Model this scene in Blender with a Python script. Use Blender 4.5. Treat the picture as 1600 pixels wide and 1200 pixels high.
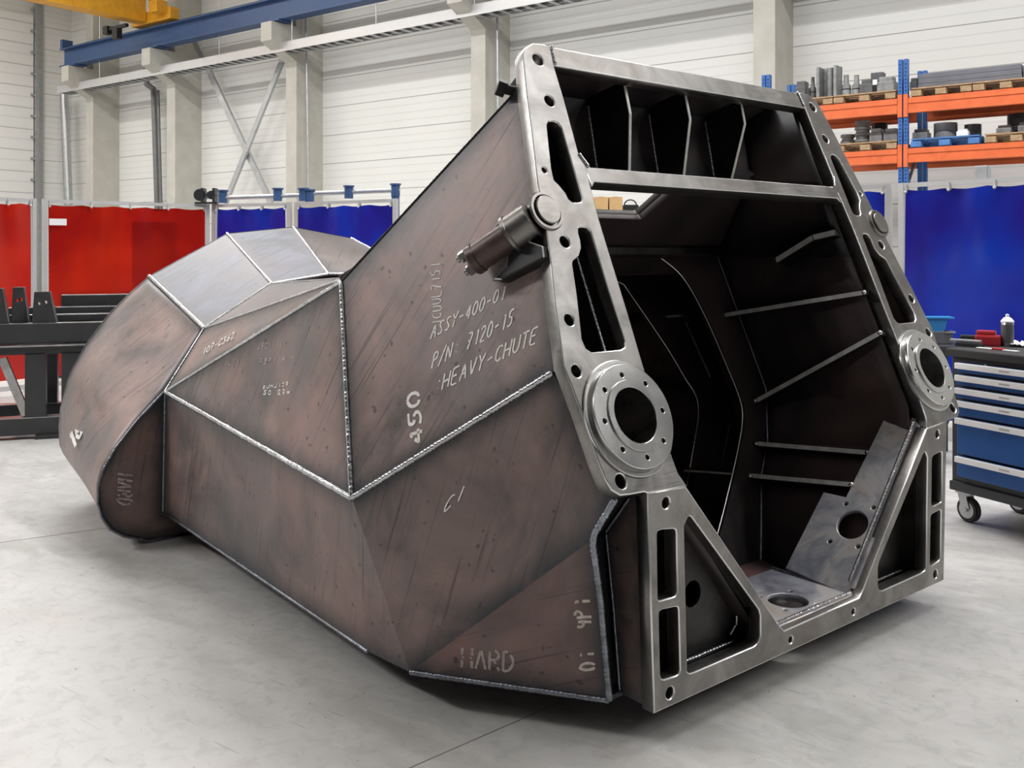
import bpy, bmesh, math, random
from mathutils import Vector, Matrix
random.seed(7)
for o in list(bpy.data.objects): bpy.data.objects.remove(o, do_unlink=True)
SC = bpy.context.scene
COL = SC.collection
PI = math.pi

# ------------------------------------------------------------------ camera
# world = axes of the chute: x across its front frame, y towards its rear, z up, floor at z 0
F, CY, TH = 1501.5, 394.67, 0.69907
CT, ST = math.cos(TH), math.sin(TH)
CAM = Vector((-2.141, -1.899, 1.467))
cd = bpy.data.cameras.new('camera')
cd.sensor_fit = 'HORIZONTAL'; cd.sensor_width = 36.0
cd.lens = 36.0*F/1600.0
cd.shift_y = -(600.0-CY)/1600.0
cd.clip_start = 0.05; cd.clip_end = 200
cam = bpy.data.objects.new('camera', cd); COL.objects.link(cam)
cam.location = CAM; cam.rotation_euler = (PI/2, 0, -TH)
SC.camera = cam
SC.view_settings.view_transform = 'Standard'
SC.view_settings.look = 'None'
SC.view_settings.exposure = 0.0
SC.view_settings.gamma = 1.0
SC.view_settings.use_curve_mapping = False

def cw(X, Y, Z=None):                    # camera-aligned metres (right, ahead) -> world
    return Vector((CAM.x + X*CT + Y*ST, CAM.y - X*ST + Y*CT, 0 if Z is None else Z))
PHI = math.radians(53.5)                 # the hall's long wall against the view direction
CP, SP = math.cos(PHI), math.sin(PHI)
def hall(a, b, z=0.0):                   # a along the long wall (to the right), b away from the camera to the wall
    return cw(a*SP + b*CP, -a*CP + b*SP, z)
HROT = None

# ------------------------------------------------------------------ world + lights
w = bpy.data.worlds.new('World'); SC.world = w; w.use_nodes = True
w.node_tree.nodes['Background'].inputs[0].default_value = (0.80, 0.84, 0.92, 1)
w.node_tree.nodes['Background'].inputs[1].default_value = 0.07

_dx = (hall(1, 0)-hall(0, 0)); HANG = math.atan2(_dx.y, _dx.x)
def area(name, a, b, z, la, lb, power, col=(1, 0.99, 0.975), tilt=0):
    ld = bpy.data.lights.new(name, 'AREA'); ld.shape = 'RECTANGLE'
    ld.size = la; ld.size_y = lb; ld.energy = power; ld.color = col
    o = bpy.data.objects.new(name, ld); COL.objects.link(o)
    o.location = hall(a, b, z); o.rotation_euler = (tilt, 0, HANG)
    return o
# rows of hall lamps hung high under the roof, running along the hall, plus an added fill lamp
LAMPS = [(-23, 9.5, 9.0, 8, .3, 430), (-13, 9.5, 9.0, 9, .3, 440), (-3, 9.5, 9.0, 9, .3, 440), (8, 9.5, 9.0, 9, .3, 440),
         (-23, 6.2, 8.6, 8, .22, 760), (-12, 6.2, 8.6, 8, .22, 840), (-2, 6.2, 8.6, 8, .22, 900), (8, 6.2, 8.6, 8, .22, 840),
         (-13, -3.5, 8.0, 9, .4, 1900), (-5, -3, 9.0, 7, .4, 90), (8, -3, 9.0, 7, .4, 60)]  # leading entry is an unseen fill lamp, added to brighten the side panels
for i, (a, b, z, la, lb, p) in enumerate(LAMPS):
    area('hall_and_fill_lamp', a, b, z, la, lb, p*.72)

# ------------------------------------------------------------------ materials
class NT:
    def __init__(s, name):
        s.m = bpy.data.materials.new(name); s.m.use_nodes = True
        s.t = s.m.node_tree; s.n = s.t.nodes; s.l = s.t.links
        s.b = s.n['Principled BSDF']; s._tc = None
    def node(s, typ, **kw):
        n = s.n.new(typ)
        for k, v in kw.items():
            if k in n.inputs.keys(): s.put(n.inputs[k], v)
            else: setattr(n, k, v)
        return n
    def put(s, inp, v):
        if isinstance(v, bpy.types.NodeSocket): s.l.new(v, inp)
        else: inp.default_value = v
    def tc(s, k='Object'):
        if s._tc is None: s._tc = s.n.new('ShaderNodeTexCoord')
        return s._tc.outputs[k]
    def mapping(s, scale=(1, 1, 1), rot=(0, 0, 0), src=None):
        n = s.n.new('ShaderNodeMapping'); s.l.new(src or s.tc(), n.inputs[0])
        n.inputs['Scale'].default_value = scale; n.inputs['Rotation'].default_value = rot
        return n.outputs[0]
    def noise(s, scale, detail=4, rough=.6, vec=None, dist=0):
        n = s.n.new('ShaderNodeTexNoise'); s.l.new(vec or s.tc(), n.inputs['Vector'])
        n.inputs['Scale'].default_value = scale; n.inputs['Detail'].default_value = detail
        n.inputs['Roughness'].default_value = rough; n.inputs['Distortion'].default_value = dist
        return n.outputs[0]
    def ramp(s, f, stops, interp='LINEAR'):
        n = s.n.new('ShaderNodeValToRGB'); s.l.new(f, n.inputs[0]); r = n.color_ramp; r.interpolation = interp
        while len(r.elements) < len(stops): r.elements.new(.5)
        for e, (p, c) in zip(r.elements, stops):
            e.position = p; e.color = c if len(c) == 4 else (*c, 1)
        return n.outputs[0]
    def fac(s, f, lo, hi):               # map range to 0..1
        n = s.n.new('ShaderNodeMapRange'); s.l.new(f, n.inputs[0])
        n.inputs[1].default_value = lo; n.inputs[2].default_value = hi
        return n.outputs[0]
    def mix(s, f, a, b, mode='MIX'):
        n = s.n.new('ShaderNodeMix'); n.data_type = 'RGBA'; n.blend_type = mode
        s.put(n.inputs[0], f)
        for i, v in ((6, a), (7, b)):
            if isinstance(v, tuple) and len(v) == 3: v = (*v, 1)
            s.put(n.inputs[i], v)
        return n.outputs[2]
    def math(s, op, a, b=0.0):
        n = s.n.new('ShaderNodeMath'); n.operation = op
        s.put(n.inputs[0], a); s.put(n.inputs[1], b); return n.outputs[0]
    def bump(s, h, strength=.3, dist=.01):
        n = s.n.new('ShaderNodeBump'); s.l.new(h, n.inputs['Height'])
        n.inputs['Strength'].default_value = strength; n.inputs['Distance'].default_value = dist
        s.l.new(n.outputs[0], s.b.inputs['Normal'])
    def set(s, **kw):
        for k, v in kw.items():
            k = k.replace('_', ' ')
            if isinstance(v, tuple) and len(v) == 3: v = (*v, 1)
            s.put(s.b.inputs[k], v)
        return s.m
def plain(name, col, rough=.5, metal=0.0, var=.12, scale=6.0, spec=.5):
    t = NT(name); n = t.noise(scale, 4)
    c = t.mix(t.fac(n, .3, .7), tuple(x*(1-var) for x in col), tuple(min(1, x*(1+var)) for x in col))
    r = t.math('ADD', t.math('MULTIPLY', n, .2), rough-.1)
    return t.set(Base_Color=c, Roughness=r, Metallic=metal, Specular_IOR_Level=spec)

def mill_scale(name, base, dark, red, metal=.35, rough=.42, tint=(.035, .038, .045), streak=1.0):
    t = NT(name)
    uv = t.tc('UV')
    big = t.noise(2.2, 6, .62, dist=.6)
    c = t.mix(t.fac(big, .34, .68), dark, base)
    c = t.mix(t.math('MULTIPLY', t.fac(t.noise(1.3, 4, .6), .48, .72), .75), c, red)
    gr = t.math('MULTIPLY', t.fac(t.noise(1.9, 5, .65, t.mapping((1, 1, 1), (.7, .4, 1.1))), .50, .66), .62*streak)
    c = t.mix(gr, c, tuple((base[0]+base[1]+base[2])/3*k for k in (.62, .62, .64)))
    st = t.noise(1.0, 5, .65, t.mapping((2.2, 26, 1), src=uv))
    c = t.mix(t.math('MULTIPLY', t.fac(st, .55, .72), .55*streak), c, dark)
    st2 = t.noise(1.0, 3, .5, t.mapping((1.2, 60, 1), src=uv))
    c = t.mix(t.math('MULTIPLY', t.fac(st2, .62, .68), .55*streak), c, tuple(x*.45 for x in dark))
    sp = t.noise(26, 2, .5)
    c = t.mix(t.math('MULTIPLY', t.fac(sp, .68, .73), .6), c, (.02, .016, .016))
    at = t.node('ShaderNodeAttribute', attribute_name='edge')
    e = t.math('MULTIPLY', at.outputs['Fac'], t.fac(t.noise(7, 4), .08, .46))
    c = t.mix(e, c, tint)
    r = t.math('ADD', t.math('MULTIPLY', big, .22), rough-.10)
    t.bump(t.math('ADD', st, t.math('MULTIPLY', big, 1.5)), .12*streak*streak, .004)
    return t.set(Base_Color=c, Roughness=r, Metallic=metal)
def machined(name, col, rough=.33, metal=1.0, sc=1.0):
    t = NT(name)
    n = t.noise(5*sc, 5, .6, dist=1.2)
    fine = t.noise(1.0, 4, .6, t.mapping((18*sc, 18*sc, 160*sc)))
    c = t.mix(t.fac(n, .3, .7), tuple(x*.56 for x in col), tuple(min(1, x*1.18) for x in col))
    c = t.mix(t.math('MULTIPLY', t.fac(t.noise(2.1, 3), .48, .66), .55), c, (col[0]*.55, col[1]*.49, col[2]*.45))
    r = t.math('ADD', t.math('MULTIPLY', fine, .28), rough-.12)
    t.bump(fine, .08, .002)
    return t.set(Base_Color=c, Roughness=r, Metallic=metal)

M = {}
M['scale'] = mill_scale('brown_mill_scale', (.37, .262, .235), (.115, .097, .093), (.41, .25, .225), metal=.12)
M['scale_low'] = mill_scale('shaded_mill_scale', (.285, .200, .178), (.088, .074, .072), (.33, .195, .175), metal=.12)  # darker copy of the brown scale, panel shade put into the colour
M['scale_red'] = mill_scale('reddish_mill_scale', (.31, .20, .18), (.15, .105, .098), (.36, .195, .178), metal=.15)
M['facet'] = mill_scale('bright_rolled_steel', (.20, .215, .26), (.085, .080, .088), (.155, .130, .130), metal=.45, rough=.46, tint=(.16, .15, .16))
M['facet_brown'] = mill_scale('brushed_brown_steel', (.24, .205, .195), (.11, .09, .085), (.19, .145, .13), metal=.5, rough=.42, tint=(.12, .12, .13))
M['machined'] = machined('machined_steel', (.30, .29, .28), .36)
M['ring'] = plain('turned_steel', (.50, .495, .49), .27, 1.0, var=.10, scale=5)
M['chamfer'] = plain('chamfer_highlight_steel', (.80, .80, .80), .30, 1.0, var=.05)  # edge highlights put into the colour, brighter than the plate
M['rib_edge'] = plain('lit_rib_edge', (.58, .57, .55), .42, .35, var=.2, scale=20)  # light from the front on rib edges, put into the colour
t = NT('blued_plate_steel')
n = t.noise(4.2, 5, .6, dist=1.0)
c = t.ramp(n, [(.30, (.22, .22, .27)), (.45, (.40, .40, .44)), (.55, (.55, .53, .54)), (.68, (.50, .43, .37))])
c = t.mix(t.math('MULTIPLY', t.fac(t.noise(9, 4, .6, dist=1.5), .54, .68), .5), c, (.20, .25, .31))
M['liner'] = t.set(Base_Color=c, Roughness=t.math('ADD', t.math('MULTIPLY', n, .25), .28), Metallic=.5)
M['weld'] = machined('weld_metal', (.62, .63, .66), .24, sc=4)
M['weld_dark'] = machined('dark_weld_metal', (.30, .32, .36), .36, sc=4)
M['inside'] = mill_scale('shaded_inner_scale', (.060, .043, .041), (.018, .016, .018), (.088, .054, .050), metal=.2, rough=.38, tint=(.008, .008, .010), streak=0)  # same scale darkened, interior shade put into the colour
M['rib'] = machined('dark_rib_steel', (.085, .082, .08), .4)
M['chalk'] = plain('white_chalk', (.86, .83, .79), .9, var=.12, scale=60)
M['chalk_faint'] = plain('worn_chalk', (.50, .43, .39), .9, var=.3, scale=60)
M['tube'] = plain('dark_brown_tube_steel', (.085, .055, .050), .38, .35, var=.35, scale=12)
M['joint'] = plain('floor_joint_filler', (.20, .195, .185), .8)
M['black_metal'] = plain('black_steel', (.022, .021, .022), .45, .5)
M['bolt'] = machined('bolt_steel', (.5, .49, .48), .3)
M['hole'] = plain('bore_shadowed_steel', (.03, .03, .03), .6, .6)

# floor: polished, worn concrete
t = NT('concrete_floor')
P = t.tc()
n1 = t.noise(.55, 6, .62, dist=.8); n2 = t.noise(3.2, 6, .66, t.mapping((1, 2.2, 1)), .9); n3 = t.noise(14, 5, .65, dist=.6)
c = t.mix(t.fac(n1, .33, .66), (.37, .365, .35), (.52, .51, .50))
c = t.mix(t.math('MULTIPLY', t.fac(n2, .45, .62), .55), c, (.55, .54, .53))
c = t.mix(t.math('MULTIPLY', t.fac(n3, .50, .66), .38), c, (.31, .305, .30))
c = t.mix(t.math('MULTIPLY', t.fac(t.noise(1.1, 4), .55, .72), .35), c, (.52, .46, .42))
sp = t.noise(38, 2, .5)
c = t.mix(t.math('MULTIPLY', t.fac(sp, .735, .76), .8), c, (.09, .085, .08))
lv = t.noise(1, 2, .5, t.mapping((5, 90, 1), (0, 0, .5)))
c = t.mix(t.math('MULTIPLY', t.fac(lv, .68, .72), .45), c, (.16, .155, .15))
r = t.math('ADD', t.math('MULTIPLY', n2, .30), .27)
t.bump(t.math('ADD', n3, n2), .05, .006)
M['floor'] = t.set(Base_Color=c, Roughness=r, Specular_IOR_Level=.4)

# sandwich-panel wall: joints every .66 m, fine ribs between
def ribbed(name, col, pitch, minor, z0=.23, dark=.62):
    t = NT(name)
    s = t.node('ShaderNodeSeparateXYZ'); t.l.new(t.tc(), s.inputs[0])
    z = t.math('ADD', s.outputs[2], -z0+50*pitch)
    f = t.math('FRACT', t.math('DIVIDE', z, pitch))
    j = t.math('LESS_THAN', f, .022)
    g = t.math('FRACT', t.math('DIVIDE', z, minor))
    k = t.math('LESS_THAN', g, .12)
    n = t.noise(.8, 4)
    c = t.mix(t.fac(n, .3, .7), tuple(x*.96 for x in col), col)
    c = t.mix(t.math('MULTIPLY', k, .32), c, tuple(x*dark for x in col))
    c = t.mix(j, c, tuple(x*.42 for x in col))
    t.bump(t.math('SUBTRACT', 1.0, t.math('ADD', j, t.math('MULTIPLY', k, .3))), .25, .01)
    return t.set(Base_Color=c, Roughness=.5)
M['wall'] = ribbed('white_sandwich_panel', (.80, .80, .77), .66, .165)
M['door'] = ribbed('sectional_door_panel', (.84, .835, .81), .62, .31, .10)
t = NT('cast_concrete')
n = t.noise(2.5, 6, .65); n2 = t.noise(20, 4)
c = t.mix(t.fac(n, .3, .7), (.47, .455, .40), (.58, .565, .51)); c = t.mix(t.math('MULTIPLY', t.fac(n2, .6, .75), .3), c, (.36, .34, .30))
t.bump(n2, .1, .005); M['concrete'] = t.set(Base_Color=c, Roughness=.8)
M['galv'] = plain('galvanised_steel', (.50, .51, .52), .4, .7, scale=9)
M['alu'] = plain('aluminium_profile', (.58, .58, .58), .42, .5, var=.04, scale=3)
M['conduit'] = plain('dark_grey_pipe', (.20, .20, .20), .45, .4)
M['blue_beam'] = plain('blue_crane_paint', (.035, .085, .21), .45)
M['yellow'] = plain('yellow_crane_paint', (.72, .34, .022), .42)
M['rack_blue'] = plain('blue_rack_paint', (.03, .13, .42), .45)
M['orange'] = plain('orange_beam_paint', (.72, .15, .045), .45)
M['wood'] = plain('pallet_wood', (.40, .27, .155), .8, var=.3, scale=14)
M['wood_blue'] = plain('blue_painted_wood', (.07, .19, .45), .7, var=.2)
M['cast'] = plain('dark_cast_iron', (.12, .122, .128), .5, .35, var=.3, scale=9)
M['cast_mid'] = plain('grey_cast_iron', (.27, .275, .28), .5, .4, var=.3, scale=9)
M['slate'] = plain('grey_flat_bar', (.17, .175, .20), .45, .4, scale=4)
M['paper'] = plain('white_paper', (.85, .85, .85), .8, var=.04)
M['black'] = plain('black_paint', (.02, .021, .023), .4)
M['bench'] = plain('dark_grey_steel_paint', (.055, .055, .058), .35, .4)
M['bench_edge'] = machined('pale_bench_steel', (.62, .62, .62), .32)  # paler steel for top faces and edges of bench parts
M['cab_dark'] = plain('anthracite_cabinet_paint', (.035, .037, .043), .4)
M['cab_blue'] = plain('blue_drawer_paint', (.012, .085, .30), .38)
M['white'] = plain('white_handle_strip', (.92, .92, .92), .45, var=.03)
M['rubber'] = plain('black_rubber', (.025, .025, .026), .6)
M['red_tool'] = plain('red_tool_paint', (.42, .02, .03), .4)
M['cardboard'] = plain('cardboard', (.62, .40, .18), .8, var=.1)
M['light_blue'] = plain('light_blue_paint', (.03, .22, .55), .45)
def curtain(name, col, dens, lit_col):
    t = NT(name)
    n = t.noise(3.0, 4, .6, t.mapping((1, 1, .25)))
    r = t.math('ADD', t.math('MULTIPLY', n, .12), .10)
    bc = t.mix(t.fac(t.noise(.9, 3, .5), .40, .62), col, lit_col)  # soft lighter patches: light passing through, put into the film colour
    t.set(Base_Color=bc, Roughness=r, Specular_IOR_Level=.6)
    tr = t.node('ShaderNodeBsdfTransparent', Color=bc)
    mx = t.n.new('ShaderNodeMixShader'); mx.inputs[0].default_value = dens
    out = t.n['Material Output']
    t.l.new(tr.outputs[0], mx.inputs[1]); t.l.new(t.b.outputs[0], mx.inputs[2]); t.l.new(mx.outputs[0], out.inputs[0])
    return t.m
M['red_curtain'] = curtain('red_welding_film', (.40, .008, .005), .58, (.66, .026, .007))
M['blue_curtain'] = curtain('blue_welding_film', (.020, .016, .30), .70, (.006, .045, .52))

# ------------------------------------------------------------------ builders
def link(name, me, mat=None, parent=None, smooth=False):
    o = bpy.data.objects.new(name, me); COL.objects.link(o)
    if mat is not None and not me.materials: me.materials.append(mat)
    if parent is not None: o.parent = parent
    if smooth:
        for p in me.polygons: p.use_smooth = True
    return o
def from_bm(name, bm, mat, parent=None, smooth=False, origin=None):
    if origin is not None:
        bmesh.ops.translate(bm, verts=bm.verts, vec=-Vector(origin))
    me = bpy.data.meshes.new(name); bm.normal_update(); bm.to_mesh(me); bm.free()
    o = link(name, me, mat, parent, smooth)
    if origin is not None: o.location = origin
    return o
def tag(o, label=None, cat=None, group=None, kind=None):
    if label: o['label'] = label
    if cat: o['category'] = cat
    if group: o['group'] = group
    if kind: o['kind'] = kind
    return o
def empty(name, loc, label, cat, group=None, rz=0.0):
    o = bpy.data.objects.new(name, None); COL.objects.link(o)
    o.location = loc; o.rotation_euler = (0, 0, rz); o.empty_display_size = .1
    return tag(o, label, cat, group)
def box(bm, c, s, M4=None, bev=0.0):
    r = bmesh.ops.create_cube(bm, size=1.0)['verts']
    bmesh.ops.scale(bm, vec=Vector(s), verts=r)
    bmesh.ops.translate(bm, vec=Vector(c), verts=r)
    if M4 is not None: bmesh.ops.transform(bm, matrix=M4, verts=r)
    if bev:
        es = list({e for v in r for e in v.link_edges})
        bmesh.ops.bevel(bm, geom=es, offset=bev, segments=2, affect='EDGES', profile=.6)
def bar(bm, a, b, w, h, up=Vector((0, 0, 1))):       # rectangular bar from a to b
    a, b = Vector(a), Vector(b); d = (b-a); L = d.length; d.normalize()
    s = d.cross(up)
    if s.length < 1e-4: s = d.cross(Vector((0, 1, 0)))
    s.normalize(); u = s.cross(d)
    R = Matrix((s, d, u)).transposed().to_4x4(); R.translation = (a+b)/2
    box(bm, (0, 0, 0), (w, L, h), R)
def cyl(bm, a, b, r0, r1=None, seg=24, caps=True):
    a, b = Vector(a), Vector(b); d = b-a; L = d.length
    q = d.to_track_quat('Z', 'Y').to_matrix().to_4x4(); q.translation = (a+b)/2
    bmesh.ops.create_cone(bm, cap_ends=caps, cap_tris=False, segments=seg, radius1=r0, radius2=r0 if r1 is None else r1, depth=L, matrix=q)
def lathe(bm, prof, M4=None, seg=48):                # prof: (r, z) list around local z
    rings = []
    for r, z in prof:
        rings.append([bm.verts.new((M4 or Matrix()) @ Vector((r*math.cos(2*PI*i/seg), r*math.sin(2*PI*i/seg), z))) for i in range(seg)])
    for A, B in zip(rings, rings[1:]):
        for i in range(seg):
            bm.faces.new((A[i], A[(i+1) % seg], B[(i+1) % seg], B[i]))
    return rings
def BM(): return bmesh.new()
def autosmooth(o, ang=35):
    me = o.data
    for p in me.polygons: p.use_smooth = True
    try: me.set_sharp_from_angle(angle=math.radians(ang))
    except Exception: pass
    return o
def round_poly(pts, r, seg=5):
    out = []; n = len(pts)
    for i in range(n):
        p0, p1, p2 = Vector(pts[i-1]), Vector(pts[i]), Vector(pts[(i+1) % n])
        a, b = p0-p1, p2-p1; la, lb = a.length, b.length
        rr = r[i] if isinstance(r, (list, tuple)) else r
        if la < 1e-6 or lb < 1e-6 or rr <= 0: out.append(p1); continue
        a.normalize(); b.normalize()
        ang = a.angle(b)
        if ang > 2.95: out.append(p1); continue
        d = min(rr/math.tan(ang/2), la*.45, lb*.45)
        s, e = p1+a*d, p1+b*d
        for k in range(seg+1):
            f = k/seg
            out.append(s*(1-f)**2 + p1*2*f*(1-f) + e*f*f)
    return [(p.x, p.y) for p in out]
def circle(cx, cy, r, seg=28, ph=0): return [(cx+r*math.cos(ph+2*PI*i/seg), cy+r*math.sin(ph+2*PI*i/seg)) for i in range(seg)]
def plate(name, outline, holes, M4, t, mat, parent=None, bev=.002, chamfer=False):
    """flat plate: outline and holes in local x,y; front face at local z 0, body towards -z"""
    cu = bpy.data.curves.new(name, 'CURVE'); cu.dimensions = '2D'; cu.fill_mode = 'BOTH'
    for pts in [outline]+list(holes):
        sp = cu.splines.new('POLY'); sp.points.add(len(pts)-1); sp.use_cyclic_u = True
        for p, q in zip(sp.points, pts): p.co = (q[0], q[1], 0, 1)
    cu.extrude = max(t/2-bev, 1e-4); cu.bevel_depth = bev; cu.offset = -bev; cu.bevel_resolution = 1
    o = bpy.data.objects.new(name, cu); COL.objects.link(o)
    dg = bpy.context.evaluated_depsgraph_get()
    me = bpy.data.meshes.new_from_object(o.evaluated_get(dg))
    bpy.data.objects.remove(o, do_unlink=True); bpy.data.curves.remove(cu)
    me.transform(M4 @ Matrix.Translation((0, 0, -t/2)))
    me.materials.clear(); me.name = name
    if M4.determinant() < 0: me.flip_normals()
    o = link(name, me, mat, parent)
    if chamfer:
        me.materials.append(M['chamfer']); zz = M4.to_3x3().col[2].normalized()
        for p in me.polygons:
            if .15 < abs(p.normal.dot(zz)) < .97: p.material_index = 1
    return o
def frame4(o, x, y):                                 # matrix with local axes x, y and their cross product
    x, y = Vector(x).normalized(), Vector(y); z = x.cross(y).normalized(); y = z.cross(x)
    m = Matrix((x, y, z)).transposed().to_4x4(); m.translation = o; return m

# ---- pixels of the photograph -> points of the chute, on a plane that is known
def ray(px, py):
    X = (px-800)/F; Z = -(py-CY)/F
    return Vector((X*CT+ST, -X*ST+CT, Z))
def on(px, py, n, p):
    r = ray(px, py); n = Vector(n); p = Vector(p)
    return CAM + r*((p-CAM).dot(n)/r.dot(n))
def plane3(a, b, c):
    a, b, c = Vector(a), Vector(b), Vector(c); return (b-a).cross(c-a).normalized(), a
def proj(p):
    d = Vector(p)-CAM; X = d.x*CT-d.y*ST; Y = d.x*ST+d.y*CT
    return (800+F*X/Y, CY-F*d.z/Y)

# ================================================================== the hall
def big_box(name, c0, c1, mat, kind='structure'):    # box between two (a, b, z) hall corners
    bm = BM(); R = Matrix.Rotation(HANG, 4, 'Z'); R.translation = hall(0, 0)
    # hall b axis is +90 deg from a
    lo = [min(x, y) for x, y in zip(c0, c1)]; hi = [max(x, y) for x, y in zip(c0, c1)]
    box(bm, [(x+y)/2 for x, y in zip(lo, hi)], [y-x for x, y in zip(lo, hi)])
    o = from_bm(name, bm, mat); o.matrix_world = R
    tag(o, kind=kind); return o
WB = 15.5                                            # distance of the long wall
def aw(px, b):                                       # position along the wall of a photo column at distance b
    tt = (px-800)/F
    return b*(tt*SP-CP)/(SP+CP*tt)
def zw(px, py, b):
    tt = (px-800)/F; return CAM.z-(py-CY)/F*b/(SP+CP*tt)
fl = big_box('floor', (-34, -14, -.2), (20, 16, 0), M['floor'])
big_box('wall_back', (-34, WB, 0), (20, WB+.3, 12.5), M['wall'])
AL = aw(112, WB)
big_box('wall_left', (AL-.3, -14, 0), (AL, WB, 12.5), M['wall'])
big_box('ceiling', (-34, -14, 12.5), (20, 16, 12.8), M['wall'])
# floor joints: thin dark strips let into the concrete
bm = BM()
for p, q in (((0, 848), (160, 826)), ((640, 1200), (800, 1130))):
    a = on(*p, (0, 0, 1), (0, 0, 0)); b = on(*q, (0, 0, 1), (0, 0, 0)); d = (b-a).normalized()
    bar(bm, a-d*3, b+d*(.2 if p[0] else 9), .0035, .002)
tag(from_bm('trim_1', bm, M['joint']), kind='structure')
# columns with their crane corbels
BF = WB-.8
CAP = [('far', 140, 92, 132), ('', 267, 56, 92), ('', 455, 8, 48), ('', 747, None, None), ('', 1194, None, None)]
for i, (_, px, y0, y1) in enumerate(CAP):
    a = aw(px, BF)
    big_box('column', (a-.18, BF, 0), (a+.18, WB, 12), M['concrete'])
    if y0 is None: zt = 6.45
    zt = 6.62
    bm = BM(); R = Matrix.Rotation(HANG, 4, 'Z'); R.translation = hall(0, 0)
    v = [(-.18, BF, zt-.80), (-.18, BF, zt), (-.18, BF-.72, zt), (-.18, BF-.72, zt-.42)]
    A = [bm.verts.new((a+x, y, z)) for x, y, z in v]; B = [bm.verts.new((a-x, y, z)) for x, y, z in v]
    bm.faces.new(A); bm.faces.new(B[::-1])
    for k in range(4): bm.faces.new((A[k-1], A[k], B[k], B[k-1]))
    bmesh.ops.recalc_face_normals(bm, faces=bm.faces)
    o = from_bm('column_corbel', bm, M['concrete']); o.matrix_world = R; tag(o, kind='structure')

RH = Matrix.Rotation(HANG, 4, 'Z'); RH.translation = hall(0, 0)
def hobj(name, bm, mat, parent=None, **kw):          # mesh given in hall coordinates
    bmesh.ops.transform(bm, matrix=RH, verts=bm.verts)
    o = from_bm(name, bm, mat, parent); tag(o, **kw); return o
# sectional door in the left wall with its guide track
bm = BM(); box(bm, (AL+.03, WB-5.2, 4.2), (.06, 8.0, 8.4)); tag(hobj('door_1', bm, M['door']), kind='structure')
bm = BM(); box(bm, (AL+.10, WB-1.12, 5), (.10, .10, 10)); box(bm, (AL+.05, WB-1.0, 5), (.03, .2, 10))
for k in range(16): box(bm, (AL+.1, WB-1.22, .5+k*.62), (.05, .16, .06))
tag(hobj('trim_2', bm, M['galv']), kind='structure')
# crane rail beam: blue I-section on the corbels
BR = BF-.45
aL, aR = aw(101, BR), 12.0
zb = 6.66
rail = empty('crane_rail', hall(aL, BR, zb), 'long blue steel I-beam crane rail resting on the concrete corbels along the wall', 'crane rail')
def hpart(name, bm, mat, parent, **kw):
    o = hobj(name, bm, mat, None, **kw); o.parent = parent
    bpy.context.view_layer.update(); o.matrix_parent_inverse = parent.matrix_world.inverted(); return o
bm = BM(); L = aR-aL
box(bm, ((aL+aR)/2, BR, zb+.02), (L, .32, .03)); box(bm, ((aL+aR)/2, BR, zb+.49), (L, .32, .03)); box(bm, ((aL+aR)/2, BR, zb+.25), (L, .02, .45))
hpart('beam', bm, M['blue_beam'], rail)
bm = BM(); box(bm, (aL+.1, BR, zb+.62), (.12, .3, .28)); hpart('end_stop', bm, M['blue_beam'], rail)
bm = BM(); box(bm, ((aL+aR)/2, BR, zb+.54), (L-.4, .06, .06)); hpart('rail_bar', bm, M['black_metal'], rail)
for k, px in enumerate((140, 267, 455, 747)):
    bm = BM(); box(bm, (aw(px, BF)+.1, BR, zb-.01), (.5, .4, .03)); hpart('bearing_plate', bm, M['blue_beam'], rail)
# yellow crane girder spanning the hall, with end carriage and cabling
ag = aw(232, BR)
gz = zb+.62
gird = empty('crane_girder', hall(ag, BR, gz), 'yellow painted box girder of the overhead travelling crane under the roof', 'overhead crane')
bm = BM(); box(bm, (ag, BR-6.3, gz+.42), (.42, 12.2, .78)); hpart('girder', bm, M['yellow'], gird)
bm = BM(); box(bm, (ag+.35, BR-.05, gz+.14), (1.7, .26, .30), bev=.02); hpart('end_carriage', bm, M['yellow'], gird)
bm = BM(); box(bm, (ag+.9, BR-.32, gz+.28), (.34, .3, .3), bev=.02); hpart('drive_motor', bm, M['yellow'], gird)
bm = BM(); box(bm, (ag-.2, BR-.75, gz-.16), (.9, .08, .08)); box(bm, (ag-.2, BR-.75, gz-.32), (.22, .14, .26)); box(bm, (ag-.62, BR-.75, gz-.18), (.2, .16, .2))
hpart('hook_trolley', bm, M['black_metal'], gird)
bm = BM()
pts = [(ag+.3, BR-.4, gz+.75), (ag+.45, BR-.42, gz+.62), (ag+.62, BR-.42, gz+.58), (ag+.75, BR-.4, gz+.42)]
for p, q in zip(pts, pts[1:]): cyl(bm, p, q, .035, seg=10)
hpart('power_cable', bm, M['rubber'], gird)
# cable tray (ladder type)
BT = BF-.28
a0, a1 = aw(97, BT), 6.0; zt = zw(500, 69, BT)-.05
tray = empty('cable_tray', hall(a0, BT, zt), 'long galvanised cable tray fixed below the crane rail across the columns', 'cable tray')
bm = BM(); box(bm, ((a0+a1)/2, BT-.15, zt+.10), (a1-a0, .012, .20)); box(bm, ((a0+a1)/2, BT-.13, zt+.20), (a1-a0, .06, .012)); hpart('side_rail', bm, M['alu'], tray)
bm = BM(); box(bm, ((a0+a1)/2, BT+.22, zt+.10), (a1-a0, .012, .20)); hpart('side_rail', bm, M['alu'], tray)
bm = BM()
n = int((a1-a0)/.28)
for k in range(n): box(bm, (a0+.1+k*.28, BT+.03, zt+.02), (.10, .37, .02))
hpart('rungs', bm, M['galv'], tray)
bm = BM(); box(bm, ((a0+a1)/2, BT+.05, zt+.06), (a1-a0-.1, .2, .05)); hpart('cables', bm, M['rubber'], tray)
bm = BM(); k = a0+2.2
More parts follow.
